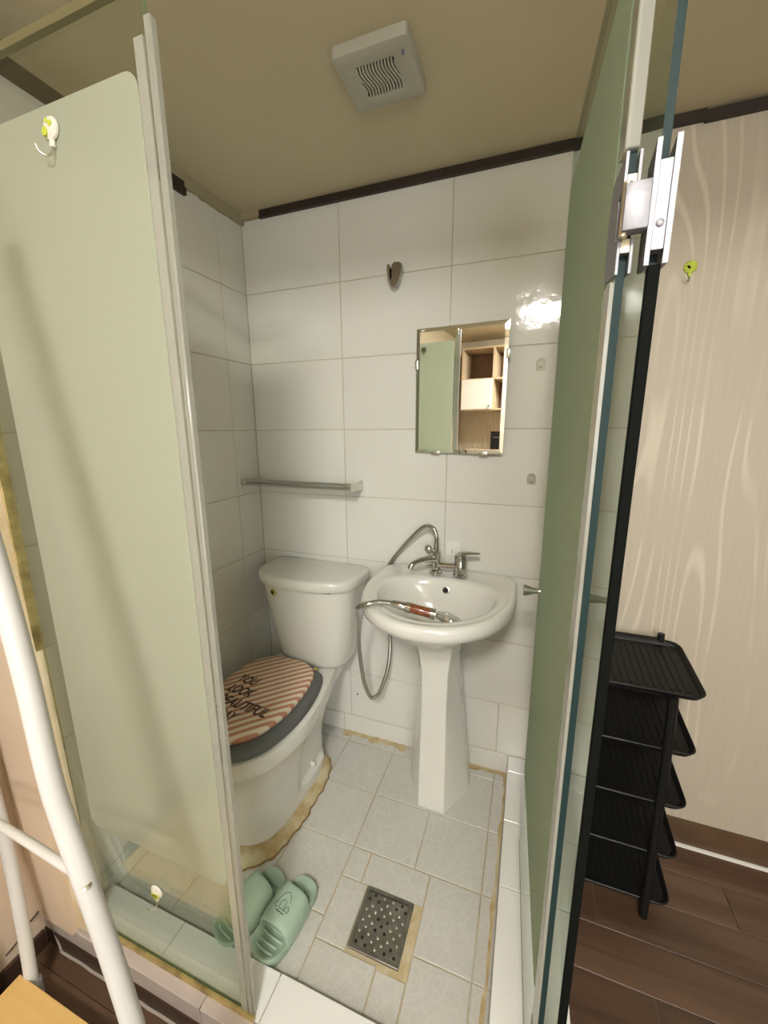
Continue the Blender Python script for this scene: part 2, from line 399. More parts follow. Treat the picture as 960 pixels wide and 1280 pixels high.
# left wall: tiled part and the outer room's part
bm = bmesh.new(); box(bm, XL-0.1, -0.0018, -0.892, 0.05, ZF-0.1, 2.45)
box(bm, XL-0.12, XL-0.004, YR-0.1, -0.9, ZF-0.1, 2.45)
wall_left = tag(link('wall_left', bm2('wall_left', bm), 'grout'), kind='structure')
YS = [0.0, -0.131, -0.519, -0.868]
for r0, r1 in zip(ROWS, ROWS[1:]):
    for a, b in zip(YS, YS[1:]):
        place_tile(wall_left, (-TILE_T, (a+b)/2, (r0+r1)/2), a-b-G, r1-r0-G, R_LEFT)
for a, b in ((0.0, -0.3), (-0.3, -0.6), (-0.6, -0.868)):
    place_tile(wall_left, (-TILE_T, (a+b)/2, 0.0405), a-b-G, 0.083-G, R_LEFT)
bm = bmesh.new(); box(bm, XL-0.01, 0.02, -0.912, -0.891, 0.0215, ZC+0.15); box(bm, XL-0.01, XL, YR, -0.9, ZF, ZC2+0.01)
link('wallpaper', bm2('wallpaper', bm), 'pink_paper', wall_left)

# right wall, rear wall
bm = bmesh.new(); box(bm, XR, XR+0.1, YR-0.1, 0.0, ZF-0.1, 2.45)
tag(link('wall_right', bm2('wall_right', bm), 'wood_paper'), kind='structure')
bm = bmesh.new(); box(bm, -0.3, XR+0.1, YR-0.12, YR, ZF-0.1, 2.45)
tag(link('wall_rear', bm2('wall_rear', bm), 'wood_paper'), kind='structure')

# ceiling: low over the shower room and its front, higher beyond
bm = bmesh.new(); box(bm, -0.3, XR+0.1, YE, 0.12, ZC, 2.45); box(bm, -0.3, XR+0.1, YR-0.1, YE, ZC2, 2.45)
ceiling = tag(link('ceiling', bm2('ceiling', bm), 'ceiling_paint'), kind='structure')
# filler strip along the left tiles, uneven lower edge
bm = bmesh.new()
N = 14; top = []; bot = []
for i in range(N+1):
    y = -0.0 - 0.27*i/N; zz = 2.028 - 0.006*i/N + random.uniform(-0.004, 0.003)
    top.append((y, 2.06)); bot.append((y, zz))
extrude_poly(bm, top + bot[::-1], 'X', -0.004, 0.014); fixn(bm)
link('filler_strip', bm2('filler_strip', bm), 'filler_paint', ceiling)
boxobj('filler_strip', 0.0, 0.09, -0.016, 0.004, 2.037, 2.06, 'filler_paint', ceiling)

# floor: concrete slab, shower room raised, tiles and planks as parts
bm = bmesh.new(); box(bm, -0.3, XR+0.1, YR-0.1, 0.1, ZF-0.1, ZF-0.004); box(bm, -0.02, 1.06, -0.80, 0.02, ZF-0.02, -0.0025)
floor = tag(link('floor', bm2('floor', bm), 'floor_grout'), kind='structure')
FT = 0.008
def ft(x0, x1, y0, y1):
    place_tile(floor, ((x0+x1)/2, (y0+y1)/2, -FT), abs(x1-x0)-0.0035, abs(y1-y0)-0.0035, R_FLOOR, FT, 'floor_tile', 0.25)
cols = [0.0, 0.20, 0.403, 0.603, 0.803, 1.0, 1.046]
for (y1, y0) in ((0.0, -0.052), (-0.052, -0.252), (-0.252, -0.445)):
    for a, b in zip(cols, cols[1:]): ft(a, b, y0, y1)
for (y1, y0) in ((-0.445, -0.64), (-0.64, -0.80)):
    for a, b in zip(cols[:3], cols[1:4]): ft(a, b, y0, y1)
ft(0.603, 0.665, -0.533, -0.445); ft(0.665, 0.852, -0.533, -0.445)
ft(0.603, 0.688, -0.69, -0.533); ft(0.603, 0.775, -0.80, -0.69); ft(0.775, 0.852, -0.80, -0.695)
ft(0.852, 1.0, -0.64, -0.445); ft(0.852, 1.0, -0.80, -0.64); ft(1.0, 1.046, -0.64, -0.445); ft(1.0, 1.046, -0.80, -0.64)
bm = bmesh.new(); box(bm, 0.828, 0.852, -0.695, -0.533, -0.012, -0.0008); box(bm, 0.775, 0.828, -0.697, -0.683, -0.012, -0.001)
link('grout_patch', bm2('grout_patch', bm), 'stain', floor)
# yellowed mortar fillet along the back and right edges
def fillet(name, path, wmin, wmax, h, side, m):
    bm = bmesh.new(); rings = []
    for i, p in enumerate(path):
        p = Vector(p); f_ = 0.5+0.22*sin(i*0.55+1)+0.18*sin(i*1.15)+0.1*sin(i*2.1+2); q = p + Vector(side)*(wmin+(wmax-wmin)*f_)
        rings.append([p + Vector((0, 0, -0.004)), p + Vector((0, 0, h*random.uniform(0.5, 1.2))), p.lerp(q, 0.5) + Vector((0, 0, h*0.35)), q + Vector((0, 0, 0.0006)), q + Vector((0, 0, -0.004))])
    loft(bm, rings); fixn(bm); return link(name, bm2(name, bm, 60), m, floor)
fillet('mortar_fillet', [(0.36+0.0115*i, 0.0, 0) for i in range(26)], 0.012, 0.04, 0.006, (0, -1, 0), 'stain')
fillet('mortar_fillet', [(0.90+0.0122*i, 0.0, 0) for i in range(13)], 0.010, 0.03, 0.006, (0, -1, 0), 'stain')
fillet('mortar_fillet', [(1.046-0.001*i*0.3, -0.002-0.02*i, 0) for i in range(39)], 0.004, 0.014, 0.004, (-1, 0, 0), 'stain')
bm = bmesh.new(); PL = 0.85; k = 0
def plank(x0, x1, y0, y1):
    place_tile(floor, ((x0+x1)/2, (y0+y1)/2, ZF-0.008), x1-x0-0.0012, y1-y0-0.0012, R_FLOOR, 0.008, 'plank', 0.0, 'plank')
y = -0.0; row = 0
while y > YR+0.02:
    y1 = max(y-0.118, YR); x0 = -0.12 if y1 < -0.93 else 1.206; x = x0 - ((row*0.37) % PL)
    while x < XR:
        a, b = max(x, x0), min(x+PL, XR)
        if b-a > 0.03: plank(a, b, y1, y)
        x += PL
    y = y1; row += 1

# curbs (setting trim): right curb under the side glass, front sill
bm = bmesh.new(); box(bm, 1.052, 1.199, -0.90, 0.0, ZF, 0.0775)
trim_1 = tag(link('trim_1', bm2('trim_1', bm), 'grout'), kind='structure')
for a, b in ((0.0, -0.075), (-0.075, -0.27), (-0.27, -0.465), (-0.465, -0.90)):
    place_tile(trim_1, (1.1255, (a+b)/2, 0.077), 0.159-G*0, a-b-G, R_FLOOR, TILE_T, 'sill_tile', 0.0)
    place_tile(trim_1, (1.052, (a+b)/2, 0.039), a-b-G, 0.076, R_RIGHTIN, TILE_T, 'sill_tile', 0.0)
    place_tile(trim_1, (1.199, (a+b)/2, 0.002), a-b-G, 0.155, R_LEFT, TILE_T, 'sill_tile', 0.0)
ZS = 0.022
bm = bmesh.new(); box(bm, XL, 1.046, -0.899, -0.796, ZF, ZS-0.0045)
trim_2 = tag(link('trim_2', bm2('trim_2', bm), 'grout'), kind='structure')
for a, b in ((0.0, 0.16), (0.16, 0.43), (0.43, 0.57)):
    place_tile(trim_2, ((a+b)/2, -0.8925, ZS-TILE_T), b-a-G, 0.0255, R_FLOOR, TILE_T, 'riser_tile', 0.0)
for a, b, y_, d_ in ((0.0, 0.27, -0.8345, 0.088), (0.27, 0.57, -0.8345, 0.088), (0.57, 1.046, -0.8475, 0.115)):
    place_tile(trim_2, ((a+b)/2, y_, ZS-TILE_T), b-a-G, d_, R_FLOOR, TILE_T, 'sill_tile', 0.05)
for a, b in ((XL, 0.16), (0.16, 0.43), (0.43, 0.80), (0.80, 1.205)):
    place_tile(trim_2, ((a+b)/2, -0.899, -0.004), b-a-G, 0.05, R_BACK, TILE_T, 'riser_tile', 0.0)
boxobj('dark_skirting', XL, 1.205, -0.907, -0.895, ZF, -0.03, 'dark_base', trim_2)
tubeobj('sealant_bead', [(XL+0.06+0.04*i, -0.909+random.uniform(-.001, .001), ZF) for i in range(29)], 0.0032, 'dull_bead', trim_2, 6)
tubeobj('sealant_bead', [(XL+0.035, -0.904, -0.03), (XL+0.05, -0.907, -0.055), (XL+0.06, -0.909, ZF)], 0.0028, 'dull_bead', trim_2, 6)

# trims at the ceiling and skirtings
def struct_box(name, *a, bev=0.0):
    m = a[-1]; o = boxobj(name, *a[:-1], m, None, bev); return tag(o, kind='structure')
struct_box('trim_3', 0.085, 1.40, -0.014, 0.004, 2.034, 2.057, 'dark_trim')
struct_box('trim_4', 1.40, XR, -0.014, -0.001, 2.030, 2.053, 'dark_trim')
struct_box('trim_5', -0.004, 0.012, -0.868, -0.265, 1.998, 2.034, 'dark_trim')
o = boxobj('filler_strip', -0.004, 0.012, -0.868, -0.27, 2.034, 2.06, 'filler_paint', ceiling)
struct_box('baseboard_back', 1.207, XR, -0.012, -0.001, ZF, 0.012, 'brown_base')
struct_box('baseboard_left', XL, XL+0.010, YR, -0.912, ZF, -0.03, 'dark_base')
bm = bmesh.new(); tube(bm, [(1.21+0.058*i, -0.016, ZF) for i in range(23)], 0.007, 6); fixn(bm)
tag(link('trim_6', bm2('trim_6', bm, 60), 'white_bead'), kind='structure')
# cracked plaster corner by the sill (left)
tubeobj('plaster_crack', [(XL+0.002, -0.99, 0.0), (XL+0.002, -0.965, 0.006), (XL+0.003, -0.955, 0.022), (XL+0.004, -0.93, 0.03), (XL+0.006, -0.914, 0.038)], 0.0022, 'dark_base', wall_left, 5)

# cream jamb at the left end of the front glass
bm = bmesh.new()
pts = [(0.012, 0.03), (0.062, 0.03), (0.046, 1.0), (0.043, ZC), (0.006, ZC), (0.008, 1.0)]
extrude_poly(bm, pts, 'Y', -0.898, -0.868); fixn(bm)
tag(link('trim_7', bm2('trim_7', bm), 'jamb_cream'), kind='structure')

# ------------------------------------------------------------------ glass panels
def pane(name, x0, x1, y0, y1, z0, z1, thin, parent, edge='glass_edge', local=False):
    bm = bmesh.new(); box(bm, x0, x1, y0, y1, z0, z1)
    bm.normal_update()
    for f in bm.faces:
        f.material_index = 0 if abs(f.normal['XYZ'.index(thin)]) > 0.9 else 1
    return link(name, bm2(name, bm), ['clear_glass', edge], parent, local=local)
def film(name, pts, axis, a, b, m, parent, local=False):
    bm = bmesh.new(); extrude_poly(bm, pts, axis, a, b); fixn(bm)
    return link(name, bm2(name, bm), m, parent, local=local)
def rrect(x0, x1, z0, z1, r, n=5):
    p = []
    for cx, cz, a0 in ((x1-r, z1-r, 0), (x0+r, z1-r, 90), (x0+r, z0+r, 180), (x1-r, z0+r, 270)):
        for i in range(n+1):
            a = radians(a0+90*i/n); p.append((cx+r*cos(a), cz+r*sin(a)))
    return p
gp = thing('glass_panel', 'fixed frosted glass panel on the left, gold channel along its foot', 'glass panel', (0.3, YG, ZS))
pane('pane', 0.046, 0.543, YG-0.004, YG+0.004, ZS+0.002, 1.868, 'Y', gp, 'glass_edge_pale')
film('frosted_film', rrect(0.121, 0.522, 0.376, 1.772, 0.022), 'Y', YG-0.0052, YG-0.0042, 'frost', gp)
bm = bmesh.new(); box(bm, 0.5435, 0.5560, YG-0.006, YG+0.006, ZS+0.01, 1.822, 0.002, 1)
box(bm, 0.5265, 0.5424, YG-0.0078, YG-0.0045, ZS+0.01, 1.800); link('edge_seal', bm2('edge_seal', bm, 40), 'pvc_seal', gp)
boxobj('top_rail', 0.046, 0.545, YG-0.0055, YG+0.0055, 1.860, 1.872, 'olive_rail', gp, 0.001, 1)
bm = bmesh.new(); box(bm, 0.046, 0.56, YG-0.012, YG-0.0055, ZS-0.001, ZS+0.014, 0.001, 1)
link('foot_channel', bm2('foot_channel', bm), 'gold', gp)
bm = bmesh.new(); box(bm, 0.034, 0.049, YG-0.0115, YG+0.008, 0.03, 1.86, 0.001, 1)
link('side_channel', bm2('side_channel', bm), 'gold', gp)

sp = thing('glass_panel', 'fixed glass side panel edge-on at right of the door, black rubber front edge', 'glass panel', (1.15, -0.4, 0.083))
XP = 1.1455
pane('pane', XP, XP+0.0075, -0.868, -0.003, 0.084, 2.04, 'X', sp)
film('frosted_film', [(y, z) for y, z in rrect(-0.83, -0.03, 0.376, 1.772, 0.02)], 'X', XP+0.0077, XP+0.0087, 'frost', sp)
bm = bmesh.new(); box(bm, XP-0.0005, XP+0.0105, -0.8765, -0.866, 0.084, 1.452, 0.001, 1); link('edge_seal', bm2('edge_seal', bm), 'black_rubber', sp)

SPIN = Matrix.Translation((XP, -0.868, 0)) @ Matrix.Rotation(radians(-3.0), 4, 'Z') @ Matrix.Translation((-XP, 0.868, 0))
# the door, opened inwards
DL = 0.53
door = thing('door_1', None, None, (1.1240, -0.860, 0.0), atan := math.atan2(0.53, -0.0270), kind='structure')
pane('pane', 0.0, DL, -0.004, 0.004, 0.095, 1.868, 'Y', door, local=True)
film('frosted_film', rrect(0.050, DL-0.006, 0.345, 1.785, 0.02), 'Y', 0.0042, 0.0052, 'frost_door', door, local=True)
bm = bmesh.new(); box(bm, 0.0, 0.030, 0.0045, 0.0085, 0.34, 1.445); box(bm, 0.0, 0.018, 0.0045, 0.0085, 1.56, 1.86); box(bm, -0.006, 0.001, -0.0045, 0.0085, 1.56, 1.86, 0.001, 1)
link('edge_seal', bm2('edge_seal', bm), 'pvc_seal', door, local=True)
bm = bmesh.new(); box(bm, 0.04, DL, -0.005, 0.005, 0.088, 0.099); link('bottom_seal', bm2('bottom_seal', bm), 'pvc_seal', door, local=True)
# knobs: a cone that widens away from the glass, on a short neck
KZ, KX = 0.905, DL-0.048
prof = [(0.0095, 0.0), (0.0095, 0.006), (0.0065, 0.0075), (0.0068, 0.012), (0.0135, 0.036), (0.0140, 0.040), (0.0125, 0.0415)]
latheobj('knob', [(r, 0.004+h) for r, h in prof], (KX, 0, KZ), 'Y', 'satin_nickel', door, 24, local=True)
latheobj('knob', [(r, -0.004-h) for r, h in prof], (KX, 0, KZ), 'Y', 'satin_nickel', door, 24, local=True)
# hinges (door side): plates with a notch
def hinge(z0, z1):
    zc = (z0+z1)/2; h = z1-z0; n = .20*h
    bm = bmesh.new()
    for s in (-1, 1):
        y0 = 0.0045*s; y1 = 0.0070*s
        pts = [(-0.009, z0), (0.040, z0+0.006), (0.048, zc-0.016), (0.048, zc+0.016), (0.040, z1-0.006), (-0.009, z1), (-0.009, zc+n), (0.006, zc+n-.003), (0.006, zc-n+.003), (-0.009, zc-n)]
        extrude_poly(bm, pts, 'Y', min(y0, y1), max(y0, y1))
    fixn(bm); hp = link('hinge_plate', bm2('hinge_plate', bm), 'hinge_steel', door, local=True)
    for za, zb in ((zc+n, zc+n+.013), (zc-n-.013, zc-n)): boxobj('hinge_block', -0.0085, 0.0, -0.0044, 0.0044, za, zb, 'hinge_side', hp, 0.0005, 1, local=True)
    # fixed side, clamped on the side panel, with the tongue that reaches to the door
    y = -0.883
    pts = [(y, z0+0.001), (y+0.040, z0+0.006), (y+0.040, z1-0.006), (y, z1-0.001)]
    bm = bmesh.new(); extrude_poly(bm, pts, 'X', XP-0.0052, XP-0.001); fixn(bm)
    fp = link('clamp_plate', bm2('clamp_plate', bm), 'hinge_steel', sp)
    bm = bmesh.new(); extrude_poly(bm, pts, 'X', XP+0.0098, XP+0.0145); fixn(bm)
    link('clamp_plate', bm2('clamp_plate', bm), 'hinge_steel', sp)
    boxobj('clamp_block', XP-0.001, XP+0.0098, -0.8815, -0.869, zc-.37*h, zc+.33*h, 'hinge_steel', fp, 0.0005, 1)
    boxobj('tongue', 1.1185, XP-0.0051, -0.886, -0.871, zc-n+.001, zc+n-.001, 'hinge_steel', fp, 0.0015, 2)
    tubeobj('pivot', [(1.1205, -0.878, zc-n-.002), (1.1205, -0.878, zc+n+.002)], 0.0042, 'hinge_side', fp, 12)
    latheobj('screw_cap', [(0.0034, 0), (0.0034, -0.001), (0.0024, -0.0016)], (XP+0.0045, -0.8815, zc-.16*h), 'Y', 'hinge_steel', fp, 14)
hinge(1.449, 1.556); hinge(0.222, 0.326)
sp.matrix_basis = SPIN @ sp.matrix_basis      # the side panel stands 3 degrees off square

# ------------------------------------------------------------------ toilet
TX = 0.262
toilet = thing('toilet', 'white ceramic toilet with striped seat cover in the left corner', 'toilet', (TX, -0.35, 0))
def half2ring(pts, z, cx=TX, sx=1.0, n=72, yfun=None):
    full = [(x, y) for x, y in pts] + [(-x, y) for x, y in pts[::-1] if x > 1e-6]
    c = catmull([(x, y, 0) for x, y in full], 6, True)
    c = resample(c, n)
    return [Vector((cx+p.x*sx, p.y, z)) for p in c]
RIM = [(0, -.660), (.075, -.645), (.135, -.595), (.170, -.515), (.183, -.42), (.177, -.33), (.160, -.24), (.140, -.15), (.128, -.06), (.124, -.035), (.06, -.03), (0, -.03)]
def scaled(pts, s, cy=-.38, sy=None):
    sy = sy or s
    return [(x*s, cy+(y-cy)*sy) for x, y in pts]
BODY = [(0, -.585), (.055, -.570), (.095, -.525), (.113, -.45), (.116, -.392), (.100, -.375), (.099, -.33), (.101, -.27), (.098, -.21), (.085, -.185), (.045, -.18), (0, -.18)]
FLANGE = [(0, -.585), (.055, -.570), (.095, -.525), (.113, -.45), (.118, -.392), (.119, -.36), (.121, -.32), (.119, -.26), (.110, -.21), (.090, -.185), (.045, -.18), (0, -.18)]
bm = bmesh.new()
rings = [half2ring(FLANGE, -0.002), half2ring(FLANGE, 0.045), half2ring(scaled(FLANGE, .99), 0.062), half2ring(BODY, 0.075), half2ring(scaled(BODY, 1.01), 0.15),
         half2ring(scaled(BODY, 1.08, -.38, 1.03), 0.21), half2ring([(x*1.25, y*1.0) if y < -.39 else (x*1.22, y) for x, y in scaled(BODY, 1.0, -.38, 1.10)], 0.27),
         half2ring(scaled(RIM, .88, -.38, .93), 0.315), half2ring(scaled(RIM, .945, -.38, .965), 0.338), half2ring(scaled(RIM, .985, -.38, .99), 0.341),
         half2ring(scaled(RIM, 1.0), 0.350), half2ring(scaled(RIM, 1.0), 0.385), half2ring(scaled(RIM, .99), 0.393), half2ring(scaled(RIM, .96), 0.396)]
loft(bm, rings); fixn(bm)
link('bowl', bm2('bowl', bm, 35), 'toilet_ceramic', toilet)
# mortar bed round the foot
bm = bmesh.new()
OUT = [(0, -.640), (.065, -.620), (.118, -.565), (.142, -.48), (.150, -.40), (.150, -.33), (.147, -.26), (.135, -.205), (.10, -.165), (.05, -.16), (0, -.16)]
def jit(r, a, dz=0.0):
    out = []
    for i, p in enumerate(r):
        q = p.copy(); d = Vector((q.x-TX, q.y+.38, 0)).normalized(); q += d*(a*(sin(i*0.9)+sin(i*2.3+1)+0.6*sin(i*4.1))*0.4); q.z += dz*sin(i*1.7); out.append(q)
    return out
rr = [jit(half2ring(OUT, -0.003), .006), jit(half2ring(OUT, 0.004), .006, .001), jit(half2ring(scaled(OUT, .985), 0.014), .005, .002), jit(half2ring(scaled(OUT, .93), 0.02), .002, .002), half2ring(scaled(FLANGE, .97), 0.03)]
loft(bm, rr); fixn(bm); link('mortar_bed', bm2('mortar_bed', bm, 60), 'stain', toilet)
bm = bmesh.new(); r_ = jit(half2ring(OUT, 0.002), .006); tube(bm, r_+[r_[0]], 0.0035, 6); fixn(bm)
link('rust_line', bm2('rust_line', bm, 60), 'rust', toilet)
# seat
SEAT = [(0, -.655), (.075, -.642), (.130, -.59), (.158, -.51), (.167, -.42), (.160, -.33), (.140, -.25), (.110, -.215), (.05, -.205), (0, -.205)]
bm = bmesh.new()
loft(bm, [half2ring(scaled(SEAT, s, -.42), z) for s, z in ((.95, .3965), (.985, .399), (1.0, .407), (1.0, .414), (.985, .422), (.95, .426))]); fixn(bm)
link('seat', bm2('seat', bm, 60), 'seat_grey', toilet)
CX2 = TX-0.014
bm = bmesh.new()
COV = [(0, -.628), (.070, -.612), (.118, -.56), (.143, -.48), (.149, -.40), (.142, -.315), (.118, -.245), (.070, -.210), (.03, -.202), (0, -.202)]
loft(bm, [half2ring(scaled(COV, s, -.42), z, CX2) for s, z in ((.97, .4265), (1.0, .430), (1.0, .438), (.985, .4445), (.94, .4475), (.7, .4495), (.3, .450))]); fixn(bm)
lid = link('striped_lid', bm2('striped_lid', bm, 60), 'striped_cover', toilet)
# lettering
def lettering(txt, x, y, w_, h_, z, parent, m, ang=0.0, shear=0.25):
    cu = bpy.data.curves.new('letters', 'FONT'); cu.body = txt; cu.size = 1.0; cu.shear = shear; cu.extrude = 0.0; cu.offset = 0.03
    t = bpy.data.objects.new('letters', cu); COL.objects.link(t); bpy.context.view_layer.update()
    me = bpy.data.meshes.new_from_object(t.evaluated_get(bpy.context.evaluated_depsgraph_get()))
    bpy.data.objects.remove(t); me.name = 'lettering'
    xs = [v.co.x for v in me.vertices]; ys = [v.co.y for v in me.vertices]
    ax, bx, ay, by = min(xs), max(xs), min(ys), max(ys)
    for v in me.vertices:
        lx = (v.co.x-ax)/(bx-ax)*w_; ly = (v.co.y-ay)/(by-ay)*h_
        v.co = Vector((x+lx*cos(ang)-ly*sin(ang), y+lx*sin(ang)+ly*cos(ang), z))
    me.materials.clear()
    return link('lettering', me, m, parent)
for txt, x, y, wd in (('YOU', .150, -.395, .076), ('LOOK', .152, -.449, .098), ('BEAUTIFUL', .154, -.503, .196), ('TODAY', .158, -.556, .112)):
    lettering(txt, x, y, wd, .040, .4512, lid, 'letter_brown', radians(-4), 0.22)
# tank
KX0 = 0.292
bm = bmesh.new()
secs = [(.400, .118, -.165, -.03), (.412, .136, -.182, -.022), (.43, .146, -.190, -.018), (.56, .172, -.205, -.015), (.66, .188, -.214, -.012), (.738, .196, -.220, -.012)]
loft(bm, [dshape(KX0+0.006*(1-(s[0]-.4)/.34), s[1], s[2], s[3], -.10, s[0], 2.7, 7, 72) for s in secs]); fixn(bm)
tank = link('tank', bm2('tank', bm, 50), 'toilet_ceramic', toilet)
bm = bmesh.new()
loft(bm, [dshape(KX0, hw, yf, yb, -.10, z, 2.6, 8, 72) for z, hw, yf, yb in ((.736, .196, -.222, -.008), (.738, .208, -.236, -.006), (.745, .211, -.240, -.006), (.766, .211, -.240, -.006), (.772, .2085, -.2375, -.007), (.7755, .203, -.232, -.010), (.777, .19, -.22, -.018))]); fixn(bm)
link('tank_lid', bm2('tank_lid', bm, 50), 'toilet_ceramic', toilet)
# lever hole: yellowed washer with a dark centre
h_ = latheobj('lever_washer', [(0.016, 0.004), (0.016, -0.001), (0.013, -0.003)], (0, 0, 0), 'Y', 'yellow_plastic', toilet, 24)
h_.matrix_basis = Matrix.Translation((0.186, -0.2095, 0.706)) @ Matrix.Rotation(radians(-18), 4, 'Z')
d_ = latheobj('lever_hole', [(0.0085, 0.002), (0.0085, -0.0036)], (0, 0, 0), 'Y', 'dark_hole', toilet, 16)
d_.matrix_basis = h_.matrix_basis.copy()
boxobj('maker_mark', 0.398, 0.428, -0.2155, -0.2125, 0.7335, 0.7375, 'dark_hole', toilet).matrix_basis = Matrix.Translation((0.413, -0.2135, 0.7355)) @ Matrix.Rotation(radians(13), 4, 'Z') @ Matrix.Translation((-0.413, 0.2135, -0.7355))
latheobj('bolt_cap', [(0.009, -0.004), (0.009, 0.004), (0.006, 0.010), (0.002, 0.012)], (TX+0.104, -0.285, 0.085), 'X', 'white_plastic', toilet, 16)
for sx in (-1, 1):
    latheobj('hinge_post', [(0.009, 0.395), (0.009, 0.412), (0.005, 0.418)], (TX+0.09*sx-0.01, -0.195, 0), 'Z', 'white_plastic' if sx < 0 else 'yellow_plastic', toilet, 14)

# ------------------------------------------------------------------ washbasin
SX = 0.804
sink = thing('washbasin', 'white oval pedestal washbasin below the mirror', 'washbasin', (SX, -0.2, 0))
def sr(z, hw, yf, yb, ym=-.19, nf=2.1, nb=3.2): return dshape(SX, hw, yf, yb, ym, z, nf, nb, 80)
bm = bmesh.new()
loft(bm, [sr(.660, .020, -.265, -.225, -.245, 2, 2), sr(.662, .06, -.31, -.19, -.245, 2, 2), sr(.685, .11, -.36, -.155, -.245, 2, 2), sr(.73, .150, -.392, -.133, -.24, 2, 2.2),
          sr(.772, .170, -.408, -.120, -.235, 2, 2.3), sr(.793, .178, -.415, -.113, -.23, 2, 2.3), sr(.800, .184, -.420, -.107, -.225, 2, 2.4),
          sr(.8005, .198, -.434, -.088, -.21, 2, 2.6), sr(.799, .203, -.438, -.080, -.205, 2, 2.7), sr(.803, .212, -.448, -.04, -.20, 2.05, 4), sr(.8055, .224, -.461, -.010, -.19, 2.1, 5.5), sr(.803, .230, -.469, -.004, -.19, 2.1, 6), sr(.795, .235, -.474, -.0015, -.19, 2.1, 6),
          sr(.778, .236, -.474, -.001, -.19, 2.1, 6), sr(.764, .235, -.468, -.001, -.19, 2.1, 6), sr(.755, .222, -.452, -.001, -.19, 2.1, 5), sr(.735, .190, -.40, -.004), sr(.70, .145, -.335, -.015), sr(.655, .095, -.275, -.03), sr(.635, .07, -.25, -.05)]); fixn(bm)
basin = link('basin', bm2('basin', bm, 60), 'ceramic', sink)
latheobj('overflow_hole', [(0.0115, 0.006), (0.0115, -0.002), (0.0095, -0.0025)], (0, 0, 0), 'Y', 'chrome', sink, 20).matrix_basis = Matrix.Translation((0.814, -0.126, 0.768)) @ Matrix.Rotation(radians(-18), 4, 'X')
latheobj('overflow_core', [(0.0085, 0.004), (0.0085, -0.003)], (0, 0, 0), 'Y', 'dark_hole', sink, 16).matrix_basis = Matrix.Translation((0.814, -0.126, 0.768)) @ Matrix.Rotation(radians(-18), 4, 'X')
latheobj('drain_plug', [(0.021, 0.655), (0.021, 0.664), (0.014, 0.666)], (SX, -0.245, 0), 'Z', 'chrome', sink, 20)
bm = bmesh.new()
def ped(z, hf, hw, yf, ys, yb):
    P = [(-hf, yf), (hf, yf), (hw, ys), (hw, yb), (-hw, yb), (-hw, ys)]
    out = []
    for i, p in enumerate(P):       # soft corners: two points at each
        a, b = Vector(P[i-1]), Vector(P[(i+1) % 6]); p = Vector(p)
        out += [p+(a-p).normalized()*.006, p+((a-p).normalized()+(b-p).normalized())*.0015, p+(b-p).normalized()*.006]
    return [Vector((SX+x, y, z)) for x, y in out]
loft(bm, [ped(0, .046, .112, -.243, -.115, -.06), ped(.2, .044, .092, -.236, -.13, -.07), ped(.40, .042, .074, -.229, -.14, -.08), ped(.52, .044, .066, -.226, -.15, -.09),
          ped(.57, .05, .068, -.230, -.16, -.09), ped(.62, .058, .078, -.242, -.17, -.08), ped(.668, .06, .084, -.25, -.18, -.07)]); fixn(bm)
link('pedestal', bm2('pedestal', bm, 25), 'ceramic', sink)

# faucet
fa = thing('faucet', 'chrome basin mixer with shower diverter on the washbasin deck', 'faucet', (0.80, -0.07, 0.806))
tubeobj('mixer_bar', [(0.758, -0.073, 0.832), (0.852, -0.073, 0.836)], 0.0135, 'chrome', fa, 16)
latheobj('cartridge', [(0.026, 0.806), (0.026, 0.812), (0.0215, 0.815), (0.0225, 0.848), (0.0215, 0.850), (0.0215, 0.868), (0.020, 0.880), (0.012, 0.886)], (0.852, -0.073, 0), 'Z', 'chrome', fa, 24)
bm = bmesh.new()
loft(bm, [[Vector((x, -0.073+yy*wd, z+zz*t)) for yy, zz in ((-1, -.6), (-.7, .6), (0, 1), (.7, .6), (1, -.6), (0, -1))] for x, z, wd, t in ((0.838, .879, .012, .006), (0.858, .885, .017, .007), (0.885, .889, .012, .005), (0.912, .890, .009, .003), (0.916, .890, .004, .002))]); fixn(bm)
link('lever', bm2('lever', bm, 60), 'chrome', fa)
latheobj('column', [(0.022, 0.806), (0.021, 0.812), (0.015, 0.816), (0.0145, 0.86), (0.0165, 0.864), (0.0165, 0.884), (0.011, 0.889), (0.0095, 0.912)], (0.768, -0.076, 0), 'Z', 'chrome', fa, 20)
tubeobj('spout', catmull([(0.768, -0.085, .858), (0.748, -0.105, .862), (0.722, -0.130, .861), (0.703, -0.148, .852), (0.698, -0.152, .838)], 5), [0.011]*10+[0.010]*9+[0.0105]*2, 'chrome', fa, 14)
bm = bmesh.new(); bmesh.ops.create_uvsphere(bm, u_segments=16, v_segments=10, radius=0.0155, matrix=Matrix.Translation((0.745, -0.097, 0.896)) @ Matrix.Scale(0.8, 4, (0.6, 0.7, 0)))
tube(bm, [(0.765, -0.08, 0.878), (0.748, -0.094, 0.892)], 0.008, 12); fixn(bm)
link('diverter_knob', bm2('diverter_knob', bm, 60), 'chrome', fa)
tubeobj('base_foot', catmull([(0.752, -0.078, .812), (0.758, -0.100, .812), (0.775, -0.104, .812), (0.787, -0.085, .814)], 5), 0.007, 'chrome', fa, 10)

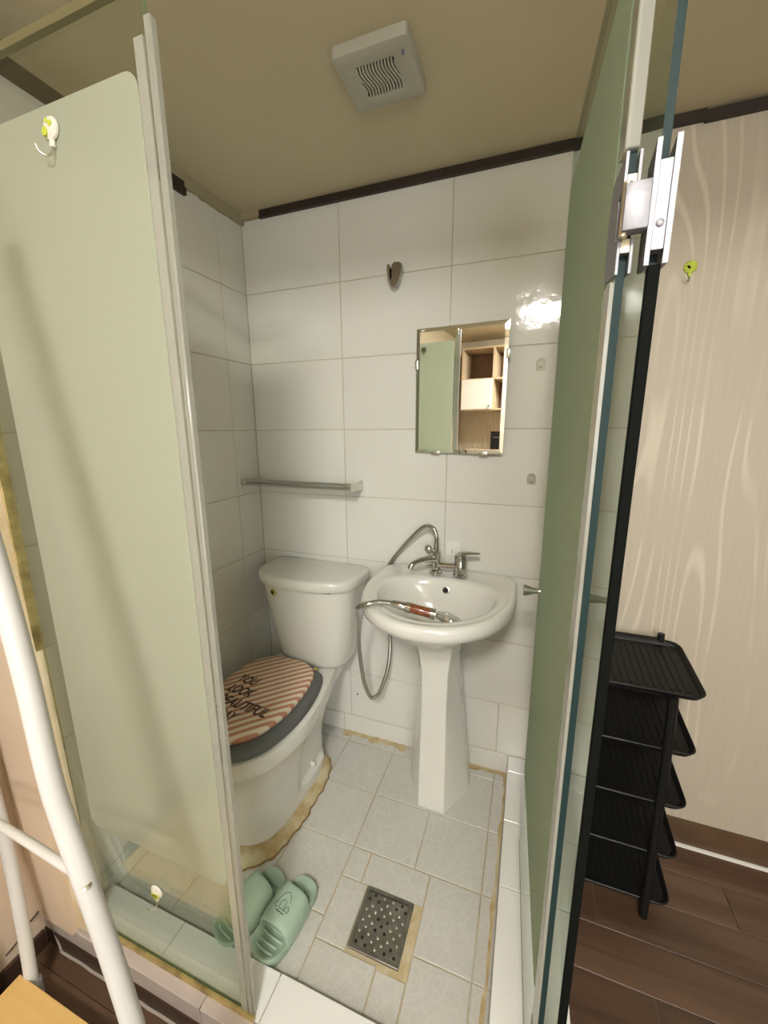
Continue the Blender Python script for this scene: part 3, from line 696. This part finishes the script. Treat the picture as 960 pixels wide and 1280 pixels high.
# shower handset with hose
sh = thing('hand_shower', 'chrome hand shower with brown filter handle lying in the washbasin', 'hand shower', (0.75, -0.34, 0.80))
hose = [(0.768, -0.076, 0.910), (0.767, -0.075, 0.938), (0.757, -0.071, 0.961), (0.735, -0.064, 0.968), (0.71, -0.056, 0.955), (0.665, -0.040, 0.908), (0.615, -0.020, 0.848), (0.580, -0.014, 0.80),
        (0.560, -0.012, 0.75), (0.562, -0.014, 0.65), (0.580, -0.022, 0.518), (0.587, -0.06, 0.405), (0.569, -0.10, 0.316), (0.552, -0.112, 0.290), (0.534, -0.122, 0.292), (0.520, -0.150, 0.377), (0.527, -0.20, 0.54),
        (0.557, -0.268, 0.665), (0.588, -0.352, 0.755), (0.620, -0.408, 0.803), (0.650, -0.423, 0.822), (0.680, -0.406, 0.827), (0.714, -0.389, 0.821)]
pth = catmull(hose, 14)
bm = bmesh.new(); tube(bm, pth, [0.0072+0.0005*(i % 2) for i in range(len(pth))], 10); fixn(bm)
link('hose', bm2('hose', bm, 70), 'steel_hose', sh)
hA, hB = Vector((0.712, -0.389, 0.8215)), Vector((0.838, -0.381, 0.803))
hd = (hB-hA).normalized()
def seg_tube(name, t0, t1, r0, r1, m, seg=16):
    a = hA+hd*t0; b = hA+hd*t1
    return tubeobj(name, [a, a.lerp(b, .05), a.lerp(b, .95), b], [r0*.9, r0, r1, r1*.9], m, sh, seg)
seg_tube('connector', 0.0, 0.042, 0.010, 0.0125, 'chrome')
seg_tube('filter_handle', 0.042, 0.116, 0.0135, 0.0135, 'filter_brown')
for t in (0.042, 0.112): tubeobj('collar', [hA+hd*t, hA+hd*(t+.014)], 0.0152, 'chrome', sh, 16)
bm = bmesh.new()
hc = hA+hd*0.128
side = Vector((0, 0, 1)).cross(hd).normalized(); upv = hd.cross(side)
loft(bm, [[hc+hd*t+side*(wd*x)+upv*(ht*zv-drop) for x, zv in ((-1, -.7), (-.8, .8), (0, 1), (.8, .8), (1, -.7), (0, -1))] for t, wd, ht, drop in ((0, .008, .008, 0), (.012, .012, .011, .0), (.03, .022, .013, .002), (.058, .026, .007, .007), (.072, .022, .003, .012))]); fixn(bm)
link('spray_head', bm2('spray_head', bm, 60), 'chrome', sh)

# ------------------------------------------------------------------ mirror, shelf, holder, stickers
mi = thing('mirror', 'frameless rectangular mirror clipped to the tiles above the washbasin', 'mirror', (0.82, -0.003, 1.215))
bm = bmesh.new()
x0, x1, z0, z1 = 0.671, 0.967, 1.215, 1.617
bv = 0.012
loft(bm, [[(x0, -0.0008, z0), (x1, -0.0008, z0), (x1, -0.0008, z1), (x0, -0.0008, z1)], [(x0, -0.0035, z0), (x1, -0.0035, z0), (x1, -0.0035, z1), (x0, -0.0035, z1)],
          [(x0+bv, -0.0052, z0+bv), (x1-bv, -0.0052, z0+bv), (x1-bv, -0.0052, z1-bv), (x0+bv, -0.0052, z1-bv)]]); fixn(bm)
link('mirror_glass', bm2('mirror_glass', bm), 'mirror', mi)
M_ROT = Matrix.Rotation(radians(-3.7), 4, 'Z') @ Matrix.Rotation(-0.011, 4, 'X')
for x, z, hor in ((0.745, 1.215, True), (0.905, 1.215, True), (0.671, 1.505, False), (0.967, 1.52, False)):
    if hor: boxobj('clip', x-.014, x+.014, -0.0075, -0.0004, z-.006, z+.006, 'satin_nickel', mi, 0.0015, 2)
    else: boxobj('clip', x-.005, x+.005, -0.0075, -0.0004, z-.014, z+.014, 'satin_nickel', mi, 0.0015, 2)

mi.matrix_basis = Matrix.Translation((0.82, -0.003-0.0155, 1.215)) @ M_ROT
for x, z in ((0.70, 1.235), (0.94, 1.235), (0.70, 1.60), (0.94, 1.60)): boxobj('mount_pad', x-.012, x+.012, -0.006-0.06*(x-.67), 0.0005, z-.012, z+.012, 'sticker_white', mi)
ws = thing('wall_shelf', 'narrow chrome and grey acrylic shelf on the tiles above the toilet', 'shelf', (0.25, -0.06, 1.09))
ZW = 1.092
boxobj('shelf_board', 0.015, 0.462, -0.102, -0.004, ZW-0.003, ZW+0.003, 'grey_acrylic', ws, 0.001, 1)
tubeobj('front_rail', [(0.012, -0.106, ZW+0.012), (0.466, -0.106, ZW+0.012)], 0.0045, 'chrome', ws, 10)
tubeobj('front_rail', [(0.012, -0.108, ZW-0.003), (0.466, -0.108, ZW-0.003)], 0.0045, 'chrome', ws, 10)
for x in (0.006, 0.462): 
    bm = bmesh.new(); extrude_poly(bm, [(-0.113, ZW+0.018), (-0.113, ZW-0.010), (-0.10, ZW-0.013), (-0.02, ZW-0.018), (-0.001, ZW-0.022), (-0.001, ZW+0.016), (-0.03, ZW+0.010)], 'X', x, x+0.007); fixn(bm)
    link('bracket', bm2('bracket', bm), 'satin_nickel', ws)
for x in (0.03, 0.32): latheobj('screw', [(0.004, -0.001), (0.004, -0.005), (0.002, -0.006)], (x, 0, ZW-0.014), 'Y', 'chrome', ws, 10)

so = thing('shower_holder', 'small chrome shower head holder high on the tiled wall', 'holder', (0.603, -0.02, 1.76))
bm = bmesh.new()
for y, s, zt in ((-0.001, 1.0, 0), (-0.012, 1.0, 0), (-0.02, .9, 0)): pass
U = [(-.021, .027), (-.017, .029), (-.0135, .027), (-.0125, -.008), (-.0095, -.014), (-.0065, -.008), (-.0060, .027), (.002, .032), (.013, .031), (.021, .026), (.0235, .020), (.020, .000), (.014, -.016), (.006, -.028), (-.001, -.031), (-.009, -.027), (-.016, -.012), (-.020, .008)]
rings = []
for y, s in ((-0.0015, .9), (-0.020, 1.05), (-0.034, 1.18), (-0.040, 1.10)): rings.append([Vector((0.603+px*s, y, 1.779+pz*s)) for px, pz in U])
loft(bm, rings); fixn(bm); link('cradle', bm2('cradle', bm, 35), 'dark_chrome', so)
boxobj('cradle_slot', 0.587, 0.600, -0.022, -0.002, 1.765, 1.803, 'dark_hole', so)

def sticker(x, z, label):
    t = thing('adhesive_hook', label, 'hook', (x, -0.001, z), group='clear sticker hooks on the tiles')
    pts = [(-.013, -.017), (.013, -.017), (.0135, .006)] + [(.0135*cos(radians(a)), .006+.0135*sin(radians(a))) for a in range(20, 180, 20)] + [(-.0135, .006)]
    bm = bmesh.new(); loft(bm, [[(x+p, -0.0003, z+q) for p, q in pts], [(x+p, -0.0014, z+q) for p, q in pts], [(x+p*.86, -0.0018, z+q*.86) for p, q in pts]]); fixn(bm)
    link('sticker', bm2('sticker', bm), 'clear_sticker', t)
    boxobj('hook_peg', x-.005, x+.005, -0.006, -0.0016, z-.010, z-.006, 'clear_sticker', t)
    for i in range(3): boxobj('rib', x-.007, x+.007, -0.0024, -0.0016, z+.006-.006*i, z+.0075-.006*i, 'white_plastic', t)
sticker(1.062, 1.485, 'upper clear adhesive hook on the tiles right of the mirror')
sticker(1.058, 1.134, 'lower clear adhesive hook on the tiles right of the washbasin')
bm = bmesh.new(); box(bm, 0.788, 0.838, -0.0016, -0.0003, 0.852, 0.905, 0.0005, 1)
wt = thing('wall_label', 'white paper label stuck on the tiles behind the faucet', 'label', (0.813, -0.001, 0.875))
link('paper', bm2('paper', bm), 'sticker_white', wt); boxobj('print_mark', 0.808, 0.8095, -0.0019, -0.0015, 0.858, 0.872, 'dark_hole', wt)
# drilled hole in the low tile
bm = bmesh.new(); lathe(bm, [(0.004, 0.004), (0.004, -0.0004)], (0.424, 0, 0.19), 'Y', 10); fixn(bm); link('drill_hole', bm2('drill_hole', bm), 'dark_hole', wall_back)

# round printed hooks
def round_hook(loc, n, label, r=0.014, wire=True, mt=('white_plastic', 'green_print')):
    """disc facing -y, loc is its back centre"""
    t = thing('round_hook', label, 'hook', loc, group='round printed hooks')
    x, y, z = loc
    latheobj('disc', [(r*0.9, -0.0004), (r, -0.002), (r*.95, -0.0045), (r*.6, -0.007), (r*.2, -0.0078)], loc, 'Y', mt[0], t, 20)
    bm = bmesh.new()
    for dx, dz, s in n:
        lathe(bm, [(r*s, -0.0058), (r*s*.9, -0.0079-0.0004)], (x+dx*r, y, z+dz*r), 'Y', 10)
    fixn(bm); link('print', bm2('print', bm), mt[1], t)
    boxobj('hook_socket', x-.0035, x+.0035, y-0.006, y-0.001, z-r-.009, z-r+.002, mt[0], t, 0.001, 1)
    tubeobj('wire_hook', catmull([(x, y-.004, z-r-.006), (x+.0005, y-.006, z-r-.017), (x-.003, y-.013, z-r-.024), (x-.009, y-.019, z-r-.020), (x-.011, y-.021, z-r-.012)], 5), 0.0013, 'satin_nickel', t, 8)
round_hook((0.347, YG-0.0055, 1.739), ((-.45, -.3, .42), (.35, .2, .28), (-.1, .5, .2)), 'yellow green print hook high on the frosted glass panel', .0155)
round_hook((0.309, YG-0.0043, 0.262), ((0, -.45, .5), (.35, -.3, .35), (-.35, -.3, .35)), 'white and yellow hook near the foot of the glass panel', .0165)
round_hook((1.413, -0.0015, 1.708), ((0, .2, .7), (-.4, -.2, .4)), 'green print hook on the wood-look wall right of the door hinge', .0155, mt=('green_print', 'green_print'))

# ------------------------------------------------------------------ fan grille
fx0, fx1, fy0, fy1 = 0.612, 0.776, -0.474, -0.320
fan = thing('ventilation_fan', 'square white ventilation fan grille on the ceiling', 'fan', (0.694, -0.397, ZC))
fcx, fcy = (fx0+fx1)/2, (fy0+fy1)/2
ZFN = ZC-0.022
bm = bmesh.new()
def rr3(s, z, r=0.008): return [Vector((fcx+(p[0])*s, fcy+(p[1])*s, z)) for p in rrect(-.082, .082, -.077, .077, r, 4)]
RO = 0.056
c72 = []
o4 = rr3(1.0, ZC-0.0005); n4 = len(o4)
# plate with a round opening: outer shell then ring to circle
circ = lambda r, z: [Vector((fcx+r*cos(radians(45+0)+2*pi*(i)/n4 - pi/4 + 0.0), fcy+r*sin(2*pi*i/n4), z)) for i in range(n4)]
ang = [math.atan2(p.y-fcy, p.x-fcx) for p in o4]
cir = lambda r, z: [Vector((fcx+r*cos(a), fcy+r*sin(a), z)) for a in ang]
loft(bm, [o4, rr3(1.0, ZFN+0.006), rr3(.985, ZFN+0.001), rr3(.96, ZFN), cir(RO+.003, ZFN), cir(RO, ZFN+.001), cir(RO, ZFN+.012)], True, True); fixn(bm)
link('cover_plate', bm2('cover_plate', bm, 30), 'shaded_plastic', fan)
bm = bmesh.new(); lathe(bm, [(RO-.0005, ZFN+.0119), (RO-.0005, ZFN+.0105)], (fcx, fcy, 0), 'Z', 32); fixn(bm); link('fan_recess', bm2('fan_recess', bm), 'dark_hole', fan)
NS = 16
for i in range(NS):
    xx = -RO + 2*RO*(i+.5)/NS
    L = math.sqrt(max(RO**2-(abs(xx)+.002)**2, 1e-6))
    pts = []
    for k in range(13):
        yy = -L+2*L*k/12; pts.append((fcx+xx+0.0042*sin(yy*2*pi/.085), fcy+yy))
    bm = bmesh.new(); wd = 0.0021
    loft(bm, [[Vector((p[0]-wd, p[1], ZFN+.0005)), Vector((p[0]+wd, p[1], ZFN+.0005)), Vector((p[0]+wd, p[1], ZFN+.007)), Vector((p[0]-wd, p[1], ZFN+.007))] for p in pts]); fixn(bm)
    link('slat', bm2('slat', bm), 'shaded_plastic', fan)
o = boxobj('blue_badge', -.006, .006, -.003, .003, -0.0006, 0.0003, 'blue_print', fan); o.matrix_basis = Matrix.Translation((fx1-.018, fy0+.034, ZFN-.0001)) @ Matrix.Rotation(radians(100), 4, 'Z')

# ------------------------------------------------------------------ floor drain
dr = thing('floor_drain', 'square dark steel floor drain grate in the tiled floor', 'drain', (0.758, -0.608, 0))
bm = bmesh.new()
a = rrect(0.690, 0.828, -0.681, -0.534, .002, 2); b = rrect(0.699, 0.819, -0.672, -0.543, .004, 2)
ra = [Vector((x, y, 0)) for x, y in a]; rb = [Vector((x, y, 0)) for x, y in b]
Z = lambda r, z: [v+Vector((0, 0, z)) for v in r]
loft(bm, [Z(rb, -.004), Z(ra, -.004), Z(ra, .0025), Z([v.lerp(u, .15) for v, u in zip(ra, rb)], .0035), Z(rb, .0035), Z(rb, -.004)], False, False); fixn(bm)
link('frame', bm2('frame', bm), 'drain_steel', dr)
boxobj('grate', 0.7005, 0.8175, -0.6705, -0.5445, -.004, .0022, 'drain_steel', dr, 0.0015, 2)
bmb = bmesh.new(); bmh = bmesh.new()
gx, gy = 9, 10
for i in range(gx):
    for j in range(gy):
        if (i+j) % 2: continue
        x = 0.707+0.104*i/(gx-1); y = -0.664+0.113*j/(gy-1)
        corner = (i in (0, 1, 2) or i >= gx-3) and (j in (0, 1) or j >= gy-2) and not (2 < i < gx-3)
        mid = 3 <= i <= 5 and 3 <= j <= 5
        if corner or mid:
            lathe(bmh, [(0.0042, .0015), (0.0042, .0026)], (x, y, 0), 'Z', 8)
        else:
            lathe(bmb, [(0.0042, .0015), (0.0034, .0036), (.0015, .0042)], (x, y, 0), 'Z', 8)
fixn(bmb); fixn(bmh)
tag(link('bumps', bm2('bumps', bmb, 60), 'drain_bump', dr), kind='stuff')
tag(link('holes', bm2('holes', bmh), 'dark_hole', dr), kind='stuff')

# ------------------------------------------------------------------ slippers
def slipper(loc, rz, label, emblem):
    t = thing('slipper', label, 'slipper', loc, rz, group='sage green bath slippers by the sill')
    # local: toe towards -y, heel +y, length 0.225
    S = [(0, -.108), (.022, -.104), (.037, -.088), (.043, -.060), (.044, -.02), (.040, .02), (.037, .06), (.036, .085), (.028, .104), (.012, .112), (0, .113)]
    def ring(s, z, lift=0.0):
        full = S + [(-x, y) for x, y in S[::-1] if x > 1e-6]
        c = resample(catmull([(x, y, 0) for x, y in full], 6, True), 56)
        return [Vector((p.x*s, p.y*s, z+lift*max(0, -p.y-.05)**2*40)) for p in c]
    bm = bmesh.new()
    loft(bm, [ring(.96, 0), ring(1.0, .004), ring(1.01, .018), ring(1.02, .026), ring(1.0, .030), ring(.93, .0295), ring(.88, .024), ring(.3, .0235)]); fixn(bm)
    link('sole', bm2('sole', bm, 60), 'slipper_green', t, local=True)
    bm = bmesh.new()
    for k in range(11):
        y = -.088+.0165*k; hw = .030 if -.07 < y < .07 else .024
        pts = [(-hw, y+.003, .0235), (-hw*.5, y, .0262), (0, y-.001, .0268), (hw*.5, y, .0262), (hw, y+.003, .0235)]
        tube(bm, pts, .0036, 6)
    fixn(bm); tag(link('insole_ribs', bm2('insole_ribs', bm, 70), 'slipper_green', t, local=True), kind='stuff')
    bm = bmesh.new()
    def arch(y, hw, h, th):
        o_, i_ = [], []
        for k in range(17):
            a = pi*k/16; c, s = cos(a), sin(a)
            e = 0.62
            o_.append(Vector((hw*math.copysign(abs(c)**e, c), y, .014+(h-.014)*abs(s)**e)))
            i_.append(Vector(((hw-th)*math.copysign(abs(c)**e, c), y, .014+(h-.014-th)*abs(s)**e)))
        return o_+i_[::-1]
    secs = [(-.050, .0445, .060, .003), (-.048, .0458, .0625, .007), (-.042, .0468, .0645, .0065), (-.03, .0475, .066, .006), (.0, .0470, .070, .006), (.030, .0448, .0735, .006), (.046, .0430, .075, .005), (.049, .0420, .0735, .003)]
    loft(bm, [arch(*s) for s in secs]); fixn(bm)
    strap = link('strap', bm2('strap', bm, 50), 'slipper_green', t, local=True)
    if emblem:
        bm = bmesh.new()
        def surf(x, y):   # height of the strap's outer face
            y0 = y+.030; hw, h = .0470, .0665+.12*(y0+.03)
            return min(.014+(h-.014)*(max(0.0, 1-(abs(x)/hw)**(2/.62)))**(.31), .0745)+.0006
        def line(pp, r=.0006): tube(bm, [(x, y+.030, surf(x, y)) for x, y in pp], r, 5)
        line([(-.019, -.040), (-.018, -.026), (-.012, -.010), (-.002, -.002), (.008, -.010), (.012, -.022)])
        line([(-.022, -.036), (-.024, -.043), (-.017, -.046), (-.012, -.044)])
        line([(-.008, -.044), (-.009, -.030), (-.003, -.022), (.004, -.024), (.005, -.034), (.004, -.044)])
        line([(.008, -.044), (.009, -.036), (.013, -.031), (.018, -.034), (.019, -.044)])
        line([(-.006, -.044), (-.004, -.046), (0, -.044), (.004, -.046), (.010, -.044), (.018, -.046)])
        line([(-.012, -.0525), (-.008, -.0505), (-.005, -.0535), (0, -.0505), (.004, -.0535), (.008, -.051), (.012, -.0525)], .001)
        for x, y in ((-.002, -.031), (.002, -.031), (.012, -.037), (.015, -.037)): tube(bm, [(x-.0004, y+.030, surf(x, y)), (x+.0004, y+.030, surf(x, y))], .0008, 5)
        fixn(bm); link('emblem', bm2('emblem', bm), 'ink', strap, local=True)
    t.scale = (1.07, 0.90, 1.0)
    return t
slipper((0.516, -0.692, 0.0), radians(-9), 'right sage green slipper with dark line emblem on its strap', True)
slipper((0.409, -0.700, 0.0), radians(-17), 'left sage green slipper partly behind the glass panel edge', False)

# ------------------------------------------------------------------ shoe rack
rk = thing('shoe_rack', 'black plastic five tier shoe rack against the wood-look wall', 'shoe rack', (1.35, -0.15, ZF))
def tray(zb):
    """slanted tray: back edge at y=-0.045 height zb, front edge lower"""
    x0, x1, yb, yf = 1.218, 1.506, -0.045, -0.282
    zf = zb-0.028
    def P(x, y, dz=0): 
        t = (y-yb)/(yf-yb); return Vector((x, y, zb+(zf-zb)*t+dz))
    bm = bmesh.new()
    out = rrect(x0, x1, yf, yb, .03, 4)
    def R(s, dz): return [P((x0+x1)/2+(x-(x0+x1)/2)*s, (yf+yb)/2+(y-(yf+yb)/2)*(1-(1-s)*1.25), dz) for x, y in out]
    loft(bm, [R(.88, -.006), R(.95, -.004), R(.985, .006), R(1.0, .010), R(.985, .0125), R(.955, .009), R(.92, 0.0), R(.5, -.001)]); fixn(bm)
    o = link('tray', bm2('tray', bm, 45), 'black_plastic', rk)
    bm = bmesh.new()
    for i in range(13):
        x = x0+.035+(x1-x0-.07)*i/12
        box(bm, x-.003, x+.003, yf+.03, yb-.03, 0, 0.002)
        for v in bm.verts[-8:]: v.co = P(v.co.x, v.co.y, v.co.z-.0005)
    tag(link('tray_ribs', bm2('tray_ribs', bm), 'black_plastic', o), kind='stuff')
for i in range(5): tray(0.655-0.166*i)
tubeobj('post', [(1.440, -0.286, ZF), (1.436, -0.286, 0.40), (1.430, -0.284, 0.628)], 0.0115, 'black_plastic', rk, 10)
tubeobj('post', [(1.245, -0.262, ZF), (1.245, -0.262, 0.635)], 0.0115, 'black_plastic', rk, 10)
tubeobj('post', [(1.460, -0.055, ZF), (1.458, -0.045, 0.685)], 0.0095, 'black_plastic', rk, 10)
tubeobj('post', [(1.245, -0.055, ZF), (1.245, -0.045, 0.685)], 0.0095, 'black_plastic', rk, 10)
tubeobj('back_bar', [(1.245, -0.042, 0.662), (1.458, -0.042, 0.662), (1.50, -0.06, 0.652)], 0.008, 'black_plastic', rk, 8)

# ------------------------------------------------------------------ white tube rack in the left foreground
wr = thing('clothes_rack', 'white tubular rack with a low light wood shelf in the left foreground', 'rack', (0.35, -1.1, ZF))
A, B = Vector((0.449, -1.094, 1.106)), Vector((0.584, -1.118, 0.502))
dv = (B-A).normalized()
foot = B + dv*((B.z-ZF)/-dv.z); topp = A - dv*0.6
near = tubeobj('leg', catmull([foot, (0.584, -1.118, 0.502), (0.541, -1.116, 0.716), (0.512, -1.113, 0.813), (0.497, -1.110, 0.879), (0.449, -1.094, 1.106), topp], 8), 0.0130, 'white_enamel', wr, 16)
far_foot = Vector((0.0, -1.0, ZF))
far = tubeobj('leg', catmull([(0.0, -1.0, ZF), (-0.036, -0.975, 0.13), (-0.072, -0.955, 0.34), (-0.088, -0.95, 0.6), (-0.092, -0.95, 1.4)], 6), 0.0135, 'white_enamel', wr, 14)
tubeobj('leg_foot', [(0.006, -1.003, ZF), (0.0, -1.0, ZF+.01), (-0.016, -0.988, ZF+.055)], [0.02, 0.0195, 0.0165], 'grey_foot', far, 14)
tubeobj('leg', [(-0.090, -1.038, ZF), (-0.090, -1.038, 1.4)], 0.0130, 'white_enamel', wr, 14)
tubeobj('cross_bar', [(0.540, -1.116, 0.728), (-0.089, -1.038, 0.590)], 0.0062, 'white_enamel', wr, 12)
sc_ = Vector((0.541, -1.116, 0.716)); nrm = (CAM-sc_).normalized()
s_ = latheobj('screw', [(0.0052, 0.0), (0.0052, -0.0025), (0.003, -0.0035)], (0, 0, 0), 'Y', 'chrome', near, 12)
s_.matrix_basis = Matrix.Translation(sc_+nrm*0.012) @ Vector((0, -1, 0)).rotation_difference(nrm).to_matrix().to_4x4()
boxobj('shelf_board', -0.036, foot.x+0.02, -1.30, -1.000, -0.018, 0.004, 'pine', wr, 0.001, 1)

# ------------------------------------------------------------------ rear of the room (seen in the mirror)
su = thing('wall_shelf_unit', 'walnut and birch cubby shelf with a white door, seen in the mirror', 'shelf unit', (0.46, -2.95, 1.537))
sx = [-0.01, 0.299, 0.62, 0.94]; szs = [1.537, 1.828, 2.122]
boxobj('back_panel', sx[0], sx[-1], YR+.002, YR+.01, szs[0], szs[-1], 'walnut', su)
for x in sx: boxobj('upright', x-.008, x+.008, YR+.01, -2.80, szs[0], szs[-1], 'birch', su)
for z in szs: boxobj('shelf_board', sx[0]-.008, sx[-1]+.008, YR+.01, -2.798, z-.008, z+.008, 'birch', su)
dd = boxobj('cabinet_door', sx[0]+.002, sx[1]-.002, -2.80, -2.785, szs[0]+.002, szs[1]-.002, 'white_board', su)
latheobj('door_knob', [(0.006, 0), (0.006, .012), (.011, .014), (.010, .022)], (0.275, -2.785, 1.565), 'Y', 'chrome', dd, 14)
for k in range(3):
    for b in range(2): boxobj('cubby_lining', sx[k]+.009, sx[k+1]-.009, YR+.011, YR+.016, szs[b]+.009, szs[b+1]-.009, 'walnut', su)
cb_ = thing('counter', 'low white cabinet along the rear wall under the cubby shelf', 'cabinet', (0.56, -2.9, ZF))
boxobj('body', 0.06, 1.06, YR+.005, -2.70, ZF, 1.12, 'white_board', cb_); boxobj('top', 0.05, 1.07, YR+.005, -2.68, 1.12, 1.143, 'birch', cb_)
for x in (0.062, 0.562): boxobj('cabinet_door', x+.004, x+.494, -2.70, -2.684, ZF+.06, 1.11, 'white_board', cb_)
spk = thing('speaker', 'black boxy loudspeaker on the rear cabinet, seen in the mirror', 'speaker', (0.36, -2.86, 1.143))
boxobj('case', 0.303, 0.415, -2.95, -2.80, 1.143, 1.321, 'black_plastic', spk, 0.004, 2)
boxobj('front_line', 0.33, 0.39, -2.80, -2.798, 1.262, 1.265, 'grey_foot', spk)

# added fill light, out of view, built as a frosted window in the rear wall
m, nt, b = newmat('fill_glow'); b.inputs['Emission Color'].default_value = (0.93, 0.97, 1.0, 1); b.inputs['Emission Strength'].default_value = FILL_POWER
fill_win = thing('fill_window_1', None, None, (1.95, YR, 0.8), kind='structure')
boxobj('pane', 1.52, 2.42, YR+.012, YR+.016, 0.82, 1.95, 'fill_glow', fill_win)
for x in (1.50, 1.965, 2.42): boxobj('frame', x-.02, x+.02, YR+.001, YR+.03, 0.80, 1.97, 'white_enamel', fill_win)
for z in (0.80, 1.97): boxobj('frame', 1.48, 2.44, YR+.001, YR+.03, z-.02, z+.02, 'white_enamel', fill_win)
# lamp of the room, on the higher ceiling behind the camera
lm = thing('ceiling_lamp', 'flush ceiling lamp with white diffuser behind the camera', 'lamp', (1.08, -2.35, ZC2))
boxobj('lamp_base', 0.91, 1.25, -2.58, -2.12, ZC2-.03, ZC2-.0005, 'lamp_body', lm, .004, 1)
for y_ in (-2.52, -2.25): boxobj('diffuser', 0.95, 1.23, y_, y_+0.13, ZC2-.055, ZC2-.031, 'lamp_glow', lm)
